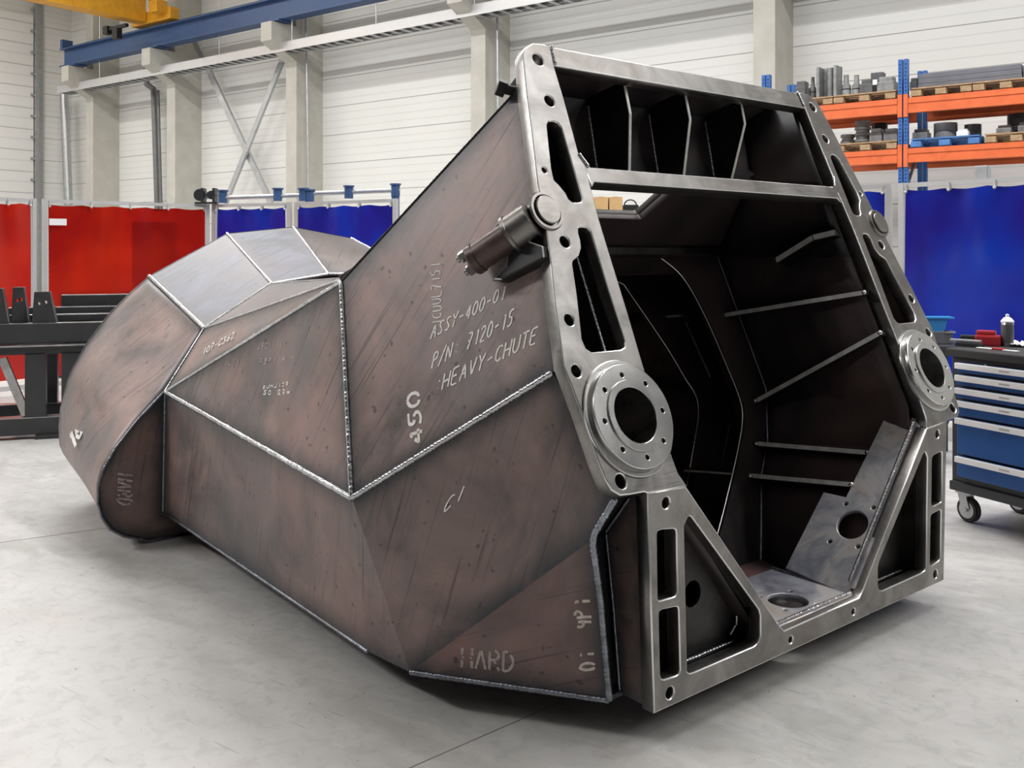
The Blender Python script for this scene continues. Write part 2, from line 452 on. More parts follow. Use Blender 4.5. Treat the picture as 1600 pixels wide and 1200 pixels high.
while k < a1:
    cyl(bm, (k, BT-.14, zt+.2), (k, BT-.14, 12.4), .012, seg=6); k += 2.6
hpart('hanger_rods', bm, M['galv'], tray)
# crossed flat bracing between two columns
BX = BF+.45
def hp(px, py, b): a = aw(px, b); return Vector((a, b, zw(px, py, b)))
br = empty('wall_bracing', hall(*hp(385, 240, BX)), 'crossed pair of grey steel bracing bars between two concrete columns', 'bracing')
bm = BM(); bar(bm, hp(298, 50, BX), hp(424, 318, BX), .07, .16); hpart('brace_bar', bm, M['galv'], br)
bm = BM(); bar(bm, hp(447, 80, BX-.09), hp(352, 318, BX-.09), .07, .14); hpart('brace_bar', bm, M['galv'], br)
# down pipes
def pipe(name, pts, r, mat, label, cat):
    bm = BM()
    for p, q in zip(pts, pts[1:]): cyl(bm, p, q, r, seg=12)
    for p in pts[1:-1]: bmesh.ops.create_icosphere(bm, subdivisions=2, radius=r*1.02, matrix=Matrix.Translation(p))
    o = hobj(name, bm, mat); autosmooth(o); return tag(o, label, cat)
bb = WB-.30
pipe('conduit_pipe', [hp(227, 40, bb), hp(229.5, 132, bb), hp(240, 139, bb), hp(246, 330, bb)], .075, M['conduit'], 'grey conduit pipe with a small double bend running down the wall', 'pipe')
pipe('thin_conduit', [hp(247, 141, bb), hp(252, 330, bb)], .04, M['conduit'], 'thin grey conduit beside the bent pipe on the wall', 'pipe')
pipe('downpipe', [hp(100, 146, WB-.5), hp(107, 320, WB-.5)], .12, M['galv'], 'thick grey downpipe in the hall corner next to the sectional door', 'pipe')
for k, (p0, p1) in enumerate((((478, 0), (482, 300)), ((777, 5), (778, 170)))):
    pipe('column_conduit', [hp(*p0, WB-.62), hp(*p1, WB-.62)], .03, M['galv'],
         ('thin conduit down the side of the column by the crossed bracing', 'thin conduit down the column behind the chute top')[k], 'pipe')

# ================================================================== the chute
CHUTE = empty('steel_chute', (.9, 0, 0), 'huge brown welded steel chute with a machined steel front frame standing on the floor', 'steel chute')
def cpart(o, parent=None):
    o.parent = parent or CHUTE
    if parent is None: o.matrix_parent_inverse = Matrix.Translation((-.9, 0, 0))
    return o
def panel(name, pts, mat, thick=.012, ang=35, cell=.05, out=None, holes=None, ew=.048, noedge=()):
    """welded sheet: flat polygon (3-d points), subdivided, with an 'edge' attribute near its weld seams"""
    pts = [Vector(p) for p in pts]
    bm = BM(); vs = [bm.verts.new(p) for p in pts]
    f = bm.faces.new(vs); bm.normal_update(); nrm = f.normal.copy()
    if out is not None and nrm.dot(Vector(out)) < 0:
        bmesh.ops.reverse_faces(bm, faces=[f]); nrm = -nrm
    bmesh.ops.triangulate(bm, faces=bm.faces[:])
    for _ in range(7):
        es = [e for e in bm.edges if e.calc_length() > cell*1.5]
        if not es: break
        bmesh.ops.subdivide_edges(bm, edges=es, cuts=1)
        bmesh.ops.triangulate(bm, faces=[q for q in bm.faces if len(q.verts) > 4])
    segs = [(pts[i], pts[(i+1) % len(pts)]) for i in range(len(pts)) if i not in noedge]
    return sheet(name, bm, nrm, segs, mat, thick, ang, ew)
def sheet(name, bm, nrm, segs, mat, thick, ang, ew, smooth=False):
    xa = nrm.cross(Vector((0, 0, 1)))
    if xa.length < .05: xa = Vector((1, 0, 0))
    xa.normalize(); ya = nrm.cross(xa)
    a = math.radians(ang); ux = xa*math.cos(a)+ya*math.sin(a); uy = -xa*math.sin(a)+ya*math.cos(a)
    lay = bm.verts.layers.float.new('edge'); uvl = bm.loops.layers.uv.new('UVMap')
    for v in bm.verts:
        d = 9
        for p, q in segs:
            t = max(0, min(1, (v.co-p).dot(q-p)/(q-p).length_squared)); d = min(d, (v.co-(p+(q-p)*t)).length)
        v[lay] = math.exp(-(d/ew)**2)
    for f in bm.faces:
        for l in f.loops: l[uvl].uv = (l.vert.co.dot(ux), l.vert.co.dot(uy))
    o = from_bm(name, bm, mat, None, smooth)
    md = o.modifiers.new('solid', 'SOLIDIFY'); md.thickness = thick; md.offset = -1
    return cpart(o)
def grid(name, A, B, mat, nrm_out, thick=.012, ang=35, seam=(1, 1, 1, 1), ew=.048, nb=12, smooth=False):
    """sheet ruled between two polylines of equal length"""
    A = [Vector(p) for p in A]; B = [Vector(p) for p in B]
    bm = BM(); rows = [[bm.verts.new(a.lerp(b, k/nb)) for k in range(nb+1)] for a, b in zip(A, B)]
    for r0, r1 in zip(rows, rows[1:]):
        for k in range(nb): bm.faces.new((r0[k], r0[k+1], r1[k+1], r1[k]))
    bm.normal_update(); nm = sum((f.normal for f in bm.faces), Vector())
    if nm.dot(Vector(nrm_out)) < 0: bmesh.ops.reverse_faces(bm, faces=bm.faces[:])
    segs = []
    if seam[0]: segs += list(zip(A, A[1:]))
    if seam[1]: segs += list(zip(B, B[1:]))
    if seam[2]: segs.append((A[0], B[0]))
    if seam[3]: segs.append((A[-1], B[-1]))
    return sheet(name, bm, Vector(nrm_out).normalized(), segs, mat, thick, ang, ew, smooth)
def lerp_pts(A, B, n): return [Vector(A).lerp(Vector(B), k/n) for k in range(n+1)]
def resample(P, n):
    P = [Vector(p) for p in P]; L = [0]
    for a, b in zip(P, P[1:]): L.append(L[-1]+(b-a).length)
    out = []
    for k in range(n+1):
        s = L[-1]*k/n; i = 0
        while i < len(P)-2 and L[i+1] < s: i += 1
        out.append(P[i].lerp(P[i+1], (s-L[i])/max(1e-9, L[i+1]-L[i])))
    return out
def weld(pts, r=.011, mat='weld', step=.0045, flat=1.0, name='weld_bead', parent=None, var=.07):
    pts = [Vector(p) for p in pts]
    L = sum((b-a).length for a, b in zip(pts, pts[1:])); n = max(3, min(420, int(L/step))); r = r*.76
    P = resample(pts, n); bm = BM(); rings = []; seg = 8
    for i, p in enumerate(P):
        d = (P[min(i+1, n)]-P[max(i-1, 0)]).normalized()
        s = d.cross(Vector((0, 0, 1)))
        if s.length < .1: s = d.cross(Vector((0, 1, 0)))
        s.normalize(); u = s.cross(d)
        rr = r*(1+var*math.sin(i*1.9)+random.uniform(-var, var)*.8)*(1 if 0 < i < n else .6)
        off = u*random.uniform(-.1, .1)*r
        rings.append([bm.verts.new(p+off+(s*math.cos(2*PI*k/seg)+u*math.sin(2*PI*k/seg))*rr) for k in range(seg)])
    for A, B in zip(rings, rings[1:]):
        for k in range(seg): bm.faces.new((A[k], A[(k+1) % seg], B[(k+1) % seg], B[k]))
    bm.faces.new(rings[0][::-1]); bm.faces.new(rings[-1])
    bmesh.ops.recalc_face_normals(bm, faces=bm.faces)
    return cpart(from_bm(name, bm, M[mat], None, True), parent)

# ---- reference planes of the front frame: upright below the bend, leaning back above it
ANG = math.atan(.4227); ZB = .762
TN = Vector((0, math.cos(ANG), -math.sin(ANG)))      # into the chute, square to the leaning face
UPS = Vector((0, math.sin(ANG), math.cos(ANG)))      # up the leaning face
def tilt(px, py, off=0.0): return on(px, py, TN, Vector((0, 0, ZB))+TN*off)
def t2(px, py): p = tilt(px, py); return (p.x, (p-Vector((0, 0, ZB))).dot(UPS))
def l2(px, py): p = on(px, py, (0, 1, 0), (0, 0, 0)); return (p.x, p.z)
def mirp(P): return [(1.8-x, y) for x, y in P][::-1]
def mir(p): return Vector((1.8-p[0], p[1], p[2]))
MT = Matrix(((1, 0, 0), UPS, -TN)).transposed().to_4x4(); MT.translation = (0, 0, ZB)
ML = Matrix(((1, 0, 0), (0, 0, 1), (0, -1, 0))).transposed().to_4x4()
def T3(u, s, off=0.0): return Vector((u, 0, ZB))+UPS*s+TN*off

cheek = [t2(*p) for p in [(1074, 760), (1059.5, 738), (1042, 690), (1030, 648), (1018, 611), (1008, 580), (1002, 560), (982, 492), (960, 420), (937, 345), (922, 287), (918, 262), (904, 238), (882, 156), (866, 103), (861, 73.5), (850, 69), (833, 67), (822, 73), (817, 84), (817.5, 95), (823, 150), (830, 200), (840, 286), (853, 352), (862, 419), (867.5, 475), (875, 525), (881, 570), (892.5, 600), (912, 652), (935, 720), (947, 750), (956, 766), (970, 774.5), (985, 773), (1007, 769), (1013, 771)]]
slotA = [t2(*p) for p in [(855, 196), (857, 190), (866, 189.5), (873, 193), (878, 200), (893, 252), (909.7, 308), (909, 314), (905, 316), (894.5, 315.6), (889, 311), (884, 301), (874, 289), (866, 281), (862, 262)]]
slotB = [t2(*p) for p in [(903.8, 357.5), (907.5, 355), (917.5, 355.5), (923.8, 362.5), (950, 450), (977.5, 532.5), (976, 542.5), (970, 546), (925, 550), (916, 544), (910, 530), (902.5, 462.5), (895, 412.5), (896, 407.5), (905, 400), (908.8, 387.5), (907.5, 375), (904.5, 365)]]
HOLES = [((970.5, 752), .021), ((901, 579.5), .019), ((890, 499.5), .019), ((883, 377.5), .020), ((841, 93), .023), ((859, 157.5), .021), ((851, 265.5), .010)]
RU, RS = -.0133, .2256
hl = [circle(*t2(*p), r) for p, r in HOLES]+[circle(RU, RS, .09, 40)]
bu, bs = t2(853, 330)
lowslots = [[l2(*p) for p in q] for q in (
    [(1027, 836), (1028, 831), (1033, 828.3), (1052.5, 826.7), (1056, 828.5), (1057, 833), (1058.5, 926), (1056, 931), (1052, 933), (1034, 938), (1030, 938.5), (1028.3, 935)],
    [(1030, 962), (1031, 956), (1035, 953.3), (1056, 948.5), (1059.5, 949.5), (1060.6, 954), (1063, 1047), (1061.5, 1053), (1057, 1056), (1038, 1061.5), (1034, 1060.5), (1032.3, 1055)],
    [(1069.6, 822), (1075, 809), (1078, 806.8), (1081, 809), (1186, 953), (1188.5, 963), (1188.5, 993), (1186, 1003), (1179, 1010), (1087, 1049.5), (1078, 1052), (1074, 1049)])]
lowholes = [circle(*l2(1041, 786), .017), circle(*l2(1047, 1083), .018), circle(*l2(1236, 1000), .012)]
inner = [l2(*p) for p in ((1072, 760), (1160, 890), (1217, 976), (1227, 988))]
inner[-1] = (.662, .186)
bottom = .107
lowL = [(-.025, ZB), (.003, bottom)]
outl = lowL + [(1.8-.003, bottom), (1.825, ZB)] + [(1.8-x, z) for x, z in inner] + inner[::-1]
lf = cpart(plate('lower_frame', outl, lowslots+[mirp(q) for q in lowslots]+lowholes+[mirp(q) for q in lowholes], ML, .05, M['machined'], bev=.004, chamfer=True))
for sgn in (0, 1):
    P, H = cheek, [slotA, slotB]+hl
    if sgn: P = mirp(P); H = [mirp(h) for h in H]
    ck = cpart(plate('cheek_plate', P, H, MT, .05, M['machined'], bev=.0042, chamfer=True))
    # turned bearing flange with bolt circle
    u = RU if not sgn else 1.8-RU
    bolts = [circle(u+.127*math.sin(PI/4*k-.0178*(1-2*sgn)), RS+.127*math.cos(PI/4*k-.0178*(1-2*sgn)), .0085, 16) for k in range(8)]
    fr = frame4(T3(u, RS), (1, 0, 0), UPS)
    bm = BM(); lathe(bm, [(.180, 0), (.180, .006), (.177, .008), (.168, .008), (.166, .006), (.160, .006), (.160, .024)], fr, 72)
    lathe(bm, [(.0855, -.16), (.0855, .0325), (.0875, .034), (.108, .034), (.1095, .0325), (.1095, .0275)], fr, 72)
    lathe(bm, [(.10, -.05), (.10, -.16), (.0855, -.16)], fr, 72)
    bmesh.ops.recalc_face_normals(bm, faces=bm.faces)
    fo = cpart(from_bm('bearing_flange', bm, M['ring'])); autosmooth(fo, 30)
    fp = plate('bolt_ring', circle(u, RS, .1605, 72), [circle(u, RS, .0868, 64)]+bolts, MT @ Matrix.Translation((0, 0, .028)), .026, M['ring'], bev=.002, chamfer=True)
    cpart(fp, fo); fp.matrix_parent_inverse = Matrix()
# bars between the two cheeks
def mid(P): return P+mirp(P)
tb = [t2(861, 73.5), t2(866, 103)]
cpart(plate('top_bar', [tb[0], tb[1], (1.8-tb[1][0], tb[1][1]), (1.8-tb[0][0], tb[0][1])], [], MT, .05, M['machined'], bev=.003, chamfer=True))
s0, s1 = t2(930, 262)[1], t2(925, 284)[1]
cpart(plate('cross_bar', [(.125, s0+.02), (.135, s1-.02), (.155, s1), (1.645, s1), (1.665, s1-.02), (1.675, s0+.02), (1.645, s0), (.155, s0)], [], MT, .06, M['machined'], bev=.003, chamfer=True))
for a, b in (((861, 71), (868, 101)), ((904, 240), (920, 262))):
    for q in (0, 1):
        A, B = tilt(*a), tilt(*b)
        if q: A, B = mir(A), mir(B)
        weld([A-TN*.001, B-TN*.001], .009)
A = tilt(904, 239); B = tilt(919, 259)

# ---- shell, left half from the photograph, right half its mirror image
K = Vector((-.486, .9, .648)); B0 = Vector((-.394, .693, .11)); B1 = Vector((-.413, .917, .11))
K2 = Vector((-.205, .215, 1.11)); S = Vector((-.342, 1.22, 1.36)); R = Vector((-.338, 3, .756)); RB = Vector((-.348, 3, .143))
P1 = Vector((-.13, 3, 1.07)); P2 = Vector((.25, 3, 1.297)); P3 = Vector((.60, 3, 1.345))
nl, pl = plane3(K, K2, S)                            # the big panel that carries the chalk lettering
T = on(803, 146, nl, pl)
edge_r = [on(*p, nl, pl) for p in ((876, 572), (858, 450), (838, 300), (824, 190), (814, 120))]
nf, pf = plane3(K, K2, B0)
F1 = on(927, 842, nf, pf); F0 = on(962, 778, nf, pf); BF_ = Vector((-.045, .135, .112))
F2 = on(938, 937, *plane3(B0, F1, BF_))
C1 = Vector((.25, .79, 1.80)); C2 = Vector((.25, .84, 2.08)); C1R = Vector((1.53, .79, 1.80)); C2R = Vector((1.66, .84, 2.075))
S2 = S+Vector((.03, .02, .012))
def both(fn):
    fn(lambda p: Vector(p), -1); fn(lambda p: mir(p), 1)
def shell(m, sg):
    L = (sg, 0, 0)
    panel('side_panel', [m(p) for p in [K]+edge_r_k+[T, S]], M['scale'], ang=62*(-sg), out=(sg, -.2, .3))
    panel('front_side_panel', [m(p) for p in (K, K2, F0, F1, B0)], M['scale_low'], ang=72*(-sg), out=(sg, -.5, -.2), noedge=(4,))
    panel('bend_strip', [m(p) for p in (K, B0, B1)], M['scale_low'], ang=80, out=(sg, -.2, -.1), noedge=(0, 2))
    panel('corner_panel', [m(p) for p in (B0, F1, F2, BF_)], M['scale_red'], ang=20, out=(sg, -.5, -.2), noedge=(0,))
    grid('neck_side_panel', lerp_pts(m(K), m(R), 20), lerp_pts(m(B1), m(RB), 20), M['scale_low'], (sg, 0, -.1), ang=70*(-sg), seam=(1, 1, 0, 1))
    panel('neck_upper_panel', [m(p) for p in (K, S, R)], M['scale'], ang=62*(-sg), out=(sg, 0, .3))
    panel('neck_chamfer_panel', [m(p) for p in (R, S, S2, P1)], M['scale'], ang=20, out=(sg, 0, .6))
    panel('neck_roof_panel', [m(p) for p in (P1, S2, P2)], M['facet_brown'], ang=20, out=(0, 0, 1))
    c1, c2 = (C1, C2) if sg < 0 else (C1R, C2R)
    panel('roof_gusset', [m(S), c1, m(T)], M['scale'], out=(0, .5, .5))
    panel('roof_gusset', [m(T), c1, c2], M['scale'], out=(0, .5, .5))
edge_r_k = [K2]+edge_r
both(shell)
panel('neck_roof_panel', [P2, S2, mir(S2), mir(P2)], M['facet_brown'], out=(0, 0, 1))
# sloping roof plate with its hatch
rx, ry = Vector((1, 0, 0)), (C1-Vector((C1.x, S.y, S.z))); rl = ry.length; ry.normalize()
ro = Vector((0, S.y, S.z)); rn = rx.cross(ry)
MR = frame4(ro, rx, ry)
def r2(px, py): p = on(px, py, rn, ro); return (p.x, (p-ro).dot(ry))
h0, h1, h2 = r2(1003, 343), r2(1048, 303), r2(1045, 250)
hl_ = r2(900, 343)[0]
hatch = [(hl_, h0[1]), h0, (h1[0], h1[1]), (h1[0]-.03, h1[1]+.06), (hl_-.02, h1[1]+.06), (hl_-.07, h1[1])]
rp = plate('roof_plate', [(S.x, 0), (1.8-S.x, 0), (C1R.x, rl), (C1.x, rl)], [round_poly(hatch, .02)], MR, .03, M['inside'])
cpart(rp)
# bright rim round the hatch
hr = round_poly(hatch, .02); big = [(x+(x-.85)*.07, y+(-.012 if y < h0[1]+.02 else (.012 if y > h1[1]+.03 else 0))) for x, y in hr]
cpart(plate('hatch_rim', big, [hr], MR @ Matrix.Translation((0, 0, -.03)), .03, M['rib']))
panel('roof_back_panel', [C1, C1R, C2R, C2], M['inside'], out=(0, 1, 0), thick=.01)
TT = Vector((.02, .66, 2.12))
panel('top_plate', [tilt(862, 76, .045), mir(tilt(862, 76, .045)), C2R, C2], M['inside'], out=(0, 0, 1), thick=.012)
# belly and rear drum
zd = .0
def vp(px, py, v=3.0): return on(px, py, (0, 1, 0), (0, v, 0))
rim_f = [P1]+[vp(*p) for p in ((300, 545), (275, 585), (256, 613), (215.6, 656), (181, 700), (161.5, 734), (154, 760), (153, 786), (159, 808), (172, 827), (194, 838), (233, 845), (276, 846))]
for p in rim_f: p.z = max(p.z, .004)
rim_r = [vp(*p, 4.05) for p in ((233, 431), (203, 457), (168, 492), (133, 539), (107, 587), (94, 635), (91, 669), (93, 700))]
rim_r += [Vector((-.50, 4.05, .22)), Vector((-.40, 4.05, .10)), Vector((-.22, 4.05, .02)), Vector((.1, 4.05, .004))]
Q = [rim_r[0], Vector((.45, 4.05, 1.592)), Vector((.92, 4.05, 1.642)), Vector((1.37, 4.05, 1.57)), Vector((1.64, 4.05, 1.455)), mir(rim_r[0])]
PF = [P1, P2, P3, mir(P3), mir(P2), mir(P1)]
FM = ['facet', 'facet', 'facet_brown', 'facet_brown', 'facet']
for i in range(5):
    grid('drum_facet', lerp_pts(PF[i], PF[i+1], 10), lerp_pts(Q[i], Q[i+1], 10), M[FM[i]], (0, -.4, 1), ang=15+20*i, ew=.03)
NR = 36
A, B = resample(rim_f, NR), resample(rim_r, NR)
DA, DB = A, B
grid('drum_side', A, B, M['scale'], (-1, 0, 0), ang=48, smooth=True, seam=(1, 1, 1, 0), nb=14)
grid('drum_side', [mir(p) for p in A], [mir(p) for p in B], M['scale'], (1, 0, 0), ang=-48, smooth=True, seam=(1, 1, 1, 0), nb=14)
grid('drum_belly', [A[-1], mir(A[-1])], [B[-1], mir(B[-1])], M['scale_low'], (0, 0, -1))
for q in (0, 1):
    f = (lambda p: Vector(p)) if not q else mir
    pts = [f(p) for p in rim_f[3:]]+[f((.9, 3, .004)), f((.9, 3, .143)), f(RB), f(R)]
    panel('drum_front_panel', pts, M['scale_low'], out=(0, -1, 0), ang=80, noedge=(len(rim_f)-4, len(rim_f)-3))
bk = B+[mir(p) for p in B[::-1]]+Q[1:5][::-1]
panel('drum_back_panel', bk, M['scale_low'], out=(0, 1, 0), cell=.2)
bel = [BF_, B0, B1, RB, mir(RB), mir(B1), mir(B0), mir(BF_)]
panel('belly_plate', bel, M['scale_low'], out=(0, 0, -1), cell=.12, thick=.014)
# weld seams on the outside
def seam(pts, r=.011, mat='weld'):
    weld(pts, r, mat); 
seam([K, S], .013); seam([K, K2], .014); seam([K, R], .015); seam([R, S], .010); seam([R, P1], .011); seam([P1, S2], .008); seam([P2, S2], .006)
seam([R, RB], .010, 'weld_dark'); seam([RB, B1], .009, 'weld_dark'); seam([B0, BF_], .012, 'weld_dark')
for i in range(5):
    seam([PF[i], Q[i]], .016 if i == 0 else .012)
    seam([PF[i], PF[i+1]], .010)
weld(rim_f[3:], .010, 'weld_dark')
seam([S, T], .006, 'black_metal'); 
for p, q in zip(edge_r, edge_r[1:]): pass
weld([edge_r[0]]+edge_r[1:], .010, 'weld_dark')
weld([F0, on(929, 833, nf, pf), on(926, 850, nf, pf), F2, BF_], .014, 'weld_dark')

# ---- inner liner, bulkheads and ribs
rear = [Vector(p) for p in ((1.75, 1.13, 1.45), (1.76, 1.07, 1.30), (1.79, .87, .81), (1.67, .776, .58), (1.55, .725, .458), (1.37, .60, .126))]
def front_in(z, u=1.668):
    return Vector((u, .4227*(z-ZB)+.055, z))
front = [front_in(1.45), front_in(1.30), front_in(.83), Vector((1.63, .05, .66)), Vector((1.48, .05, .50)), Vector((1.18, .05, .126))]
upf = [front_in(2.19, 1.68), front_in(1.78), front_in(1.45)]
upr = [C2R, C1R, rear[0]]; upl = [mir(C2), mir(C1), rear[0]]
for q in (0, 1):
    f = (lambda p: Vector(p)) if q else mir
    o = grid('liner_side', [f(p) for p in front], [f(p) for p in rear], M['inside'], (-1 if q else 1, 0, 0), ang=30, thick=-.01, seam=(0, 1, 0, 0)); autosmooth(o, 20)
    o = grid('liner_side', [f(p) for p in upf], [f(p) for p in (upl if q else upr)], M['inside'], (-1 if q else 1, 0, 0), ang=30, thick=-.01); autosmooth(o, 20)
    weld([f(p)+Vector((-.012 if q else .012, -.01, 0)) for p in rear], .007, 'weld_dark')
    weld([f(p) for p in ((upl if q else upr)[0], (upl if q else upr)[1], rear[0])], .006, 'weld_dark')
by = Vector((0, .377, .926)).normalized()
b_o = Vector((0, .6, .15))
MB = frame4(b_o, (1, 0, 0), by)
def b2(p): return (p[0], (Vector(p)-b_o).dot(by))
def bp(px, py, dv=0): p = on(px, py, Vector((1, 0, 0)).cross(by), b_o+Vector((0, dv, 0))); return (p.x, (p-b_o-Vector((0, dv, 0))).dot(by))
def smooth_line(P, n=6):
    P = [Vector(p) for p in P]; out = []
    for i in range(len(P)-1):
        a, b, c, d = P[max(0, i-1)], P[i], P[i+1], P[min(len(P)-1, i+2)]
        for k in range(n):
            t_ = k/n; out.append(.5*((2*b)+(c-a)*t_+(2*a-5*b+4*c-d)*t_*t_+(3*b-a-3*c+d)*t_**3))
    return [(p.x, p.y) for p in out+[P[-1]]]
arc = [bp(*p) for p in ((1033, 398), (1070, 430), (1105, 490), (1140, 570), (1160, 620), (1165, 650), (1160, 690), (1145, 760), (1125, 838))]
arc.append((1.05, .05)); arc = smooth_line(arc)
orr = [b2(p) for p in rear]
hole = arc+[(1.8-x, y) for x, y in arc][::-1]
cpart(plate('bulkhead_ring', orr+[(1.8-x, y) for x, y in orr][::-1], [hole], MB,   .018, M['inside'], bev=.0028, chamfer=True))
arc2 = [bp(*p, .4) for p in ((975, 445), (1040, 540), (1070, 590), (1088, 620), (1091, 650), (1085, 690), (1070, 770))]
arc2.append((1.3, .08)); arc2 = smooth_line(arc2)
hole2 = [(1.25, 1.33)]+arc2+[(1.8-x, y) for x, y in arc2][::-1]+[(.55, 1.33)]
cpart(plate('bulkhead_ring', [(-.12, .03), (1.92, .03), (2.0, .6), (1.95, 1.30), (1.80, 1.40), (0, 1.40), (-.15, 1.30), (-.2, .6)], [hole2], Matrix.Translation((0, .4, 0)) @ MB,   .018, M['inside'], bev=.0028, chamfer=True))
bm = BM(); box(bm, (.9, 1.075, 1.475), (1.66, .035, .03)); cpart(from_bm('lintel_bar', bm, M['rib']))
def rib(name, a, b, base, t=.024, mat='rib', taper=None):
    """flat bar: inner edge a-b, standing on the wall at a+base, b+base"""
    a, b, base = Vector(a), Vector(b), Vector(base)
    pts = [a, b, b+base, a+base] if taper is None else [a, taper, b, b+base, a+base]
    n = (b-a).cross(base).normalized()*t/2
    bm = BM(); A_ = [bm.verts.new(p+n) for p in pts]; B_ = [bm.verts.new(p-n) for p in pts]
    bm.faces.new(A_); bm.faces.new(B_[::-1])
    for k in range(len(pts)): bm.faces.new((A_[k-1], B_[k-1], B_[k], A_[k]))
    bmesh.ops.recalc_face_normals(bm, faces=bm.faces)
    for f_ in bm.faces:                              # the inner edge, coloured lighter as if lit
        c_ = f_.calc_center_median()
        if (len(pts) == 4 and (c_-(a+b)/2).length < t*.6) or (taper is not None and min((c_-(a+Vector(taper))/2).length, (c_-(b+Vector(taper))/2).length) < t*.6): f_.material_index = 1
    bmesh.ops.bevel(bm, geom=bm.edges[:], offset=.0025, segments=1, affect='EDGES')
    o = cpart(from_bm(name, bm, M[mat])); o.data.materials.append(M['rib_edge']); return o
def au(px, py, u): return on(px, py, (1, 0, 0), (u, 0, 0))
RBS = [(au(1350, 457, 1.63), au(1115, 495, 1.66), (.11, 0, 0)), (au(1375, 520, 1.63), au(1171, 632, 1.67), (.11, 0, 0)),
       (au(1355, 707, 1.56), au(1170, 692, 1.58), (.11, 0, -.05)), (au(1330, 757, 1.44), au(1161, 742, 1.46), (.10, 0, -.06))]
for a, b, bs_ in RBS:
    bs_ = Vector(bs_)
    rib('wall_rib', a, b, bs_)
    for e in (a, b+(a-b).normalized()*.05-Vector((.012, 0, 0))):
        bm = BM(); bmesh.ops.create_icosphere(bm, subdivisions=2, radius=.011, matrix=Matrix.Translation(e)); cpart(from_bm('weld_spot', bm, M['weld'], smooth=True))
a, m_, b = au(1305, 363, 1.62), au(1270, 371, 1.60), au(1212, 407, 1.60)
rib('wall_bracket', a, b, (.12, 0, -.02), .03, 'rib', m_)
# small stiffeners between the two rings
for p, q in (((1068, 735), (1152, 741)), ((1088, 505), (1040, 495))):
    a = on(*p, Vector((1, 0, 0)).cross(by), b_o+Vector((0, .38, 0))); b = on(*q, Vector((1, 0, 0)).cross(by), b_o+Vector((0, .02, 0)))
    rib('ring_stiffener', a, b, (.12, 0, .0), .014)
for p, q in (((1140, 663), (1126, 738)), ((1068, 497), (1110, 590))):
    a = on(*p, Vector((1, 0, 0)).cross(by), b_o+Vector((0, .385, 0))); b = on(*q, Vector((1, 0, 0)).cross(by), b_o+Vector((0, .385, 0)))
    weld([a, b], .007, 'weld_dark')
for q in (0, 1):
    f = (lambda p: Vector(p)) if not q else mir
    weld([f(tilt(900, 398, .07)), f(tilt(946, 552, .07))], .008, 'weld')
# three ribs of the upper compartment
for u, z0, low_ in ((.554, 1.995, (984, 268)), (.912, 2.005, (1069, 274)), (1.284, 2.02, (1144, 279))):
    vt, vm = (2.13, 1.75), 0
    fz = lambda z: .4227*(z-ZB)+.085
    pts = [Vector((u, fz(2.12)-.02, 2.125)), Vector((u, fz(z0), z0)), au(*low_, u), Vector((u, .78, 1.76)), Vector((u, .84, 2.08))]
    n = Vector((.008, 0, 0)); bm = BM(); A_ = [bm.verts.new(p+n) for p in pts]; B_ = [bm.verts.new(p-n) for p in pts]
    bm.faces.new(A_); bm.faces.new(B_[::-1])
    for k in range(5): bm.faces.new((A_[k-1], B_[k-1], B_[k], A_[k]))
    bmesh.ops.recalc_face_normals(bm, faces=bm.faces); bmesh.ops.bevel(bm, geom=bm.edges[:], offset=.002, segments=1, affect='EDGES')
    o = cpart(from_bm('head_rib', bm, M['rib'])); o.data.materials.append(M['rib_edge'])
    for p_ in o.data.polygons:
        if p_.normal.y < -.5: p_.material_index = 1
    weld([(u-.01, .826, 2.05), (u-.01, .775, 1.79)], .008, 'weld')
# shiny gussets and sill plate lining the lower opening
vd = Vector((1.655-1.17, 0, .755-.213)).normalized()
vn = Vector((0, 1, 0)).cross(vd).normalized(); vo = Vector((1.17, 0, .213))
MG = frame4(vo, (0, 1, 0), vd)
def g2(px, py): p = on(px, py, vn, vo); return ((p-vo).y, (p-vo).dot(vd))
go = [g2(*p) for p in ((1440, 658), (1384, 650), (1322, 777), (1287, 769), (1227, 888), (1338, 934))]
go[0] = (.03, go[0][1]); go[-1] = (.03, go[-1][1])
gc = g2(1332, 820)
gh = [circle(*gc, .062, 40)]+[circle(*g2(*p), .009, 14) for p in ((1322, 787), (1365, 793), (1297, 846), (1341, 854))]
for q in (0, 1):
    Mx = MG if not q else Matrix.Translation((1.8, 0, 0)) @ Matrix.Scale(-1, 4, (1, 0, 0)) @ MG
    gg = plate('lining_gusset', go, gh, Mx @ Matrix.Translation((0, 0, .018)), .02, M['liner'], bev=.003)
    cpart(gg)
    f = (lambda p: p) if not q else mir
    A, B = Vector((1.655, .04, .762)), Vector((1.17, .04, .215))
    off = Vector((-.012, .012, .012))
    weld([f(A+off), f(B+off)], .010)
    A2, B2 = on(1438, 657, vn, vo), on(1384, 649, vn, vo)
    weld([f(A2), f(B2)], .008)
sz = .188
fp = [on(*p, (0, 0, 1), (0, 0, sz)) for p in ((1178, 915), (1228, 890))]
so = [(.62, .03), (1.17, .03), (1.17, .40), (.63, .40)]
cc = on(1231, 938, (0, 0, 1), (0, 0, sz))
sh = [circle(cc.x, cc.y, .073, 40)]+[circle(cc.x+.1*math.cos(k), cc.y+.1*math.sin(k), .009, 14) for k in (.5, 2.07, 3.64, 5.2)]
cpart(plate('sill_plate', so, sh, Matrix.Translation((0, 0, sz)), .03, M['liner'], bev=.003))
bm = BM(); lathe(bm, [(.073, 0), (.073, -.06), (.083, -.06), (.083, 0)], Matrix.Translation((cc.x, cc.y, sz-.012)), 40); bmesh.ops.recalc_face_normals(bm, faces=bm.faces)
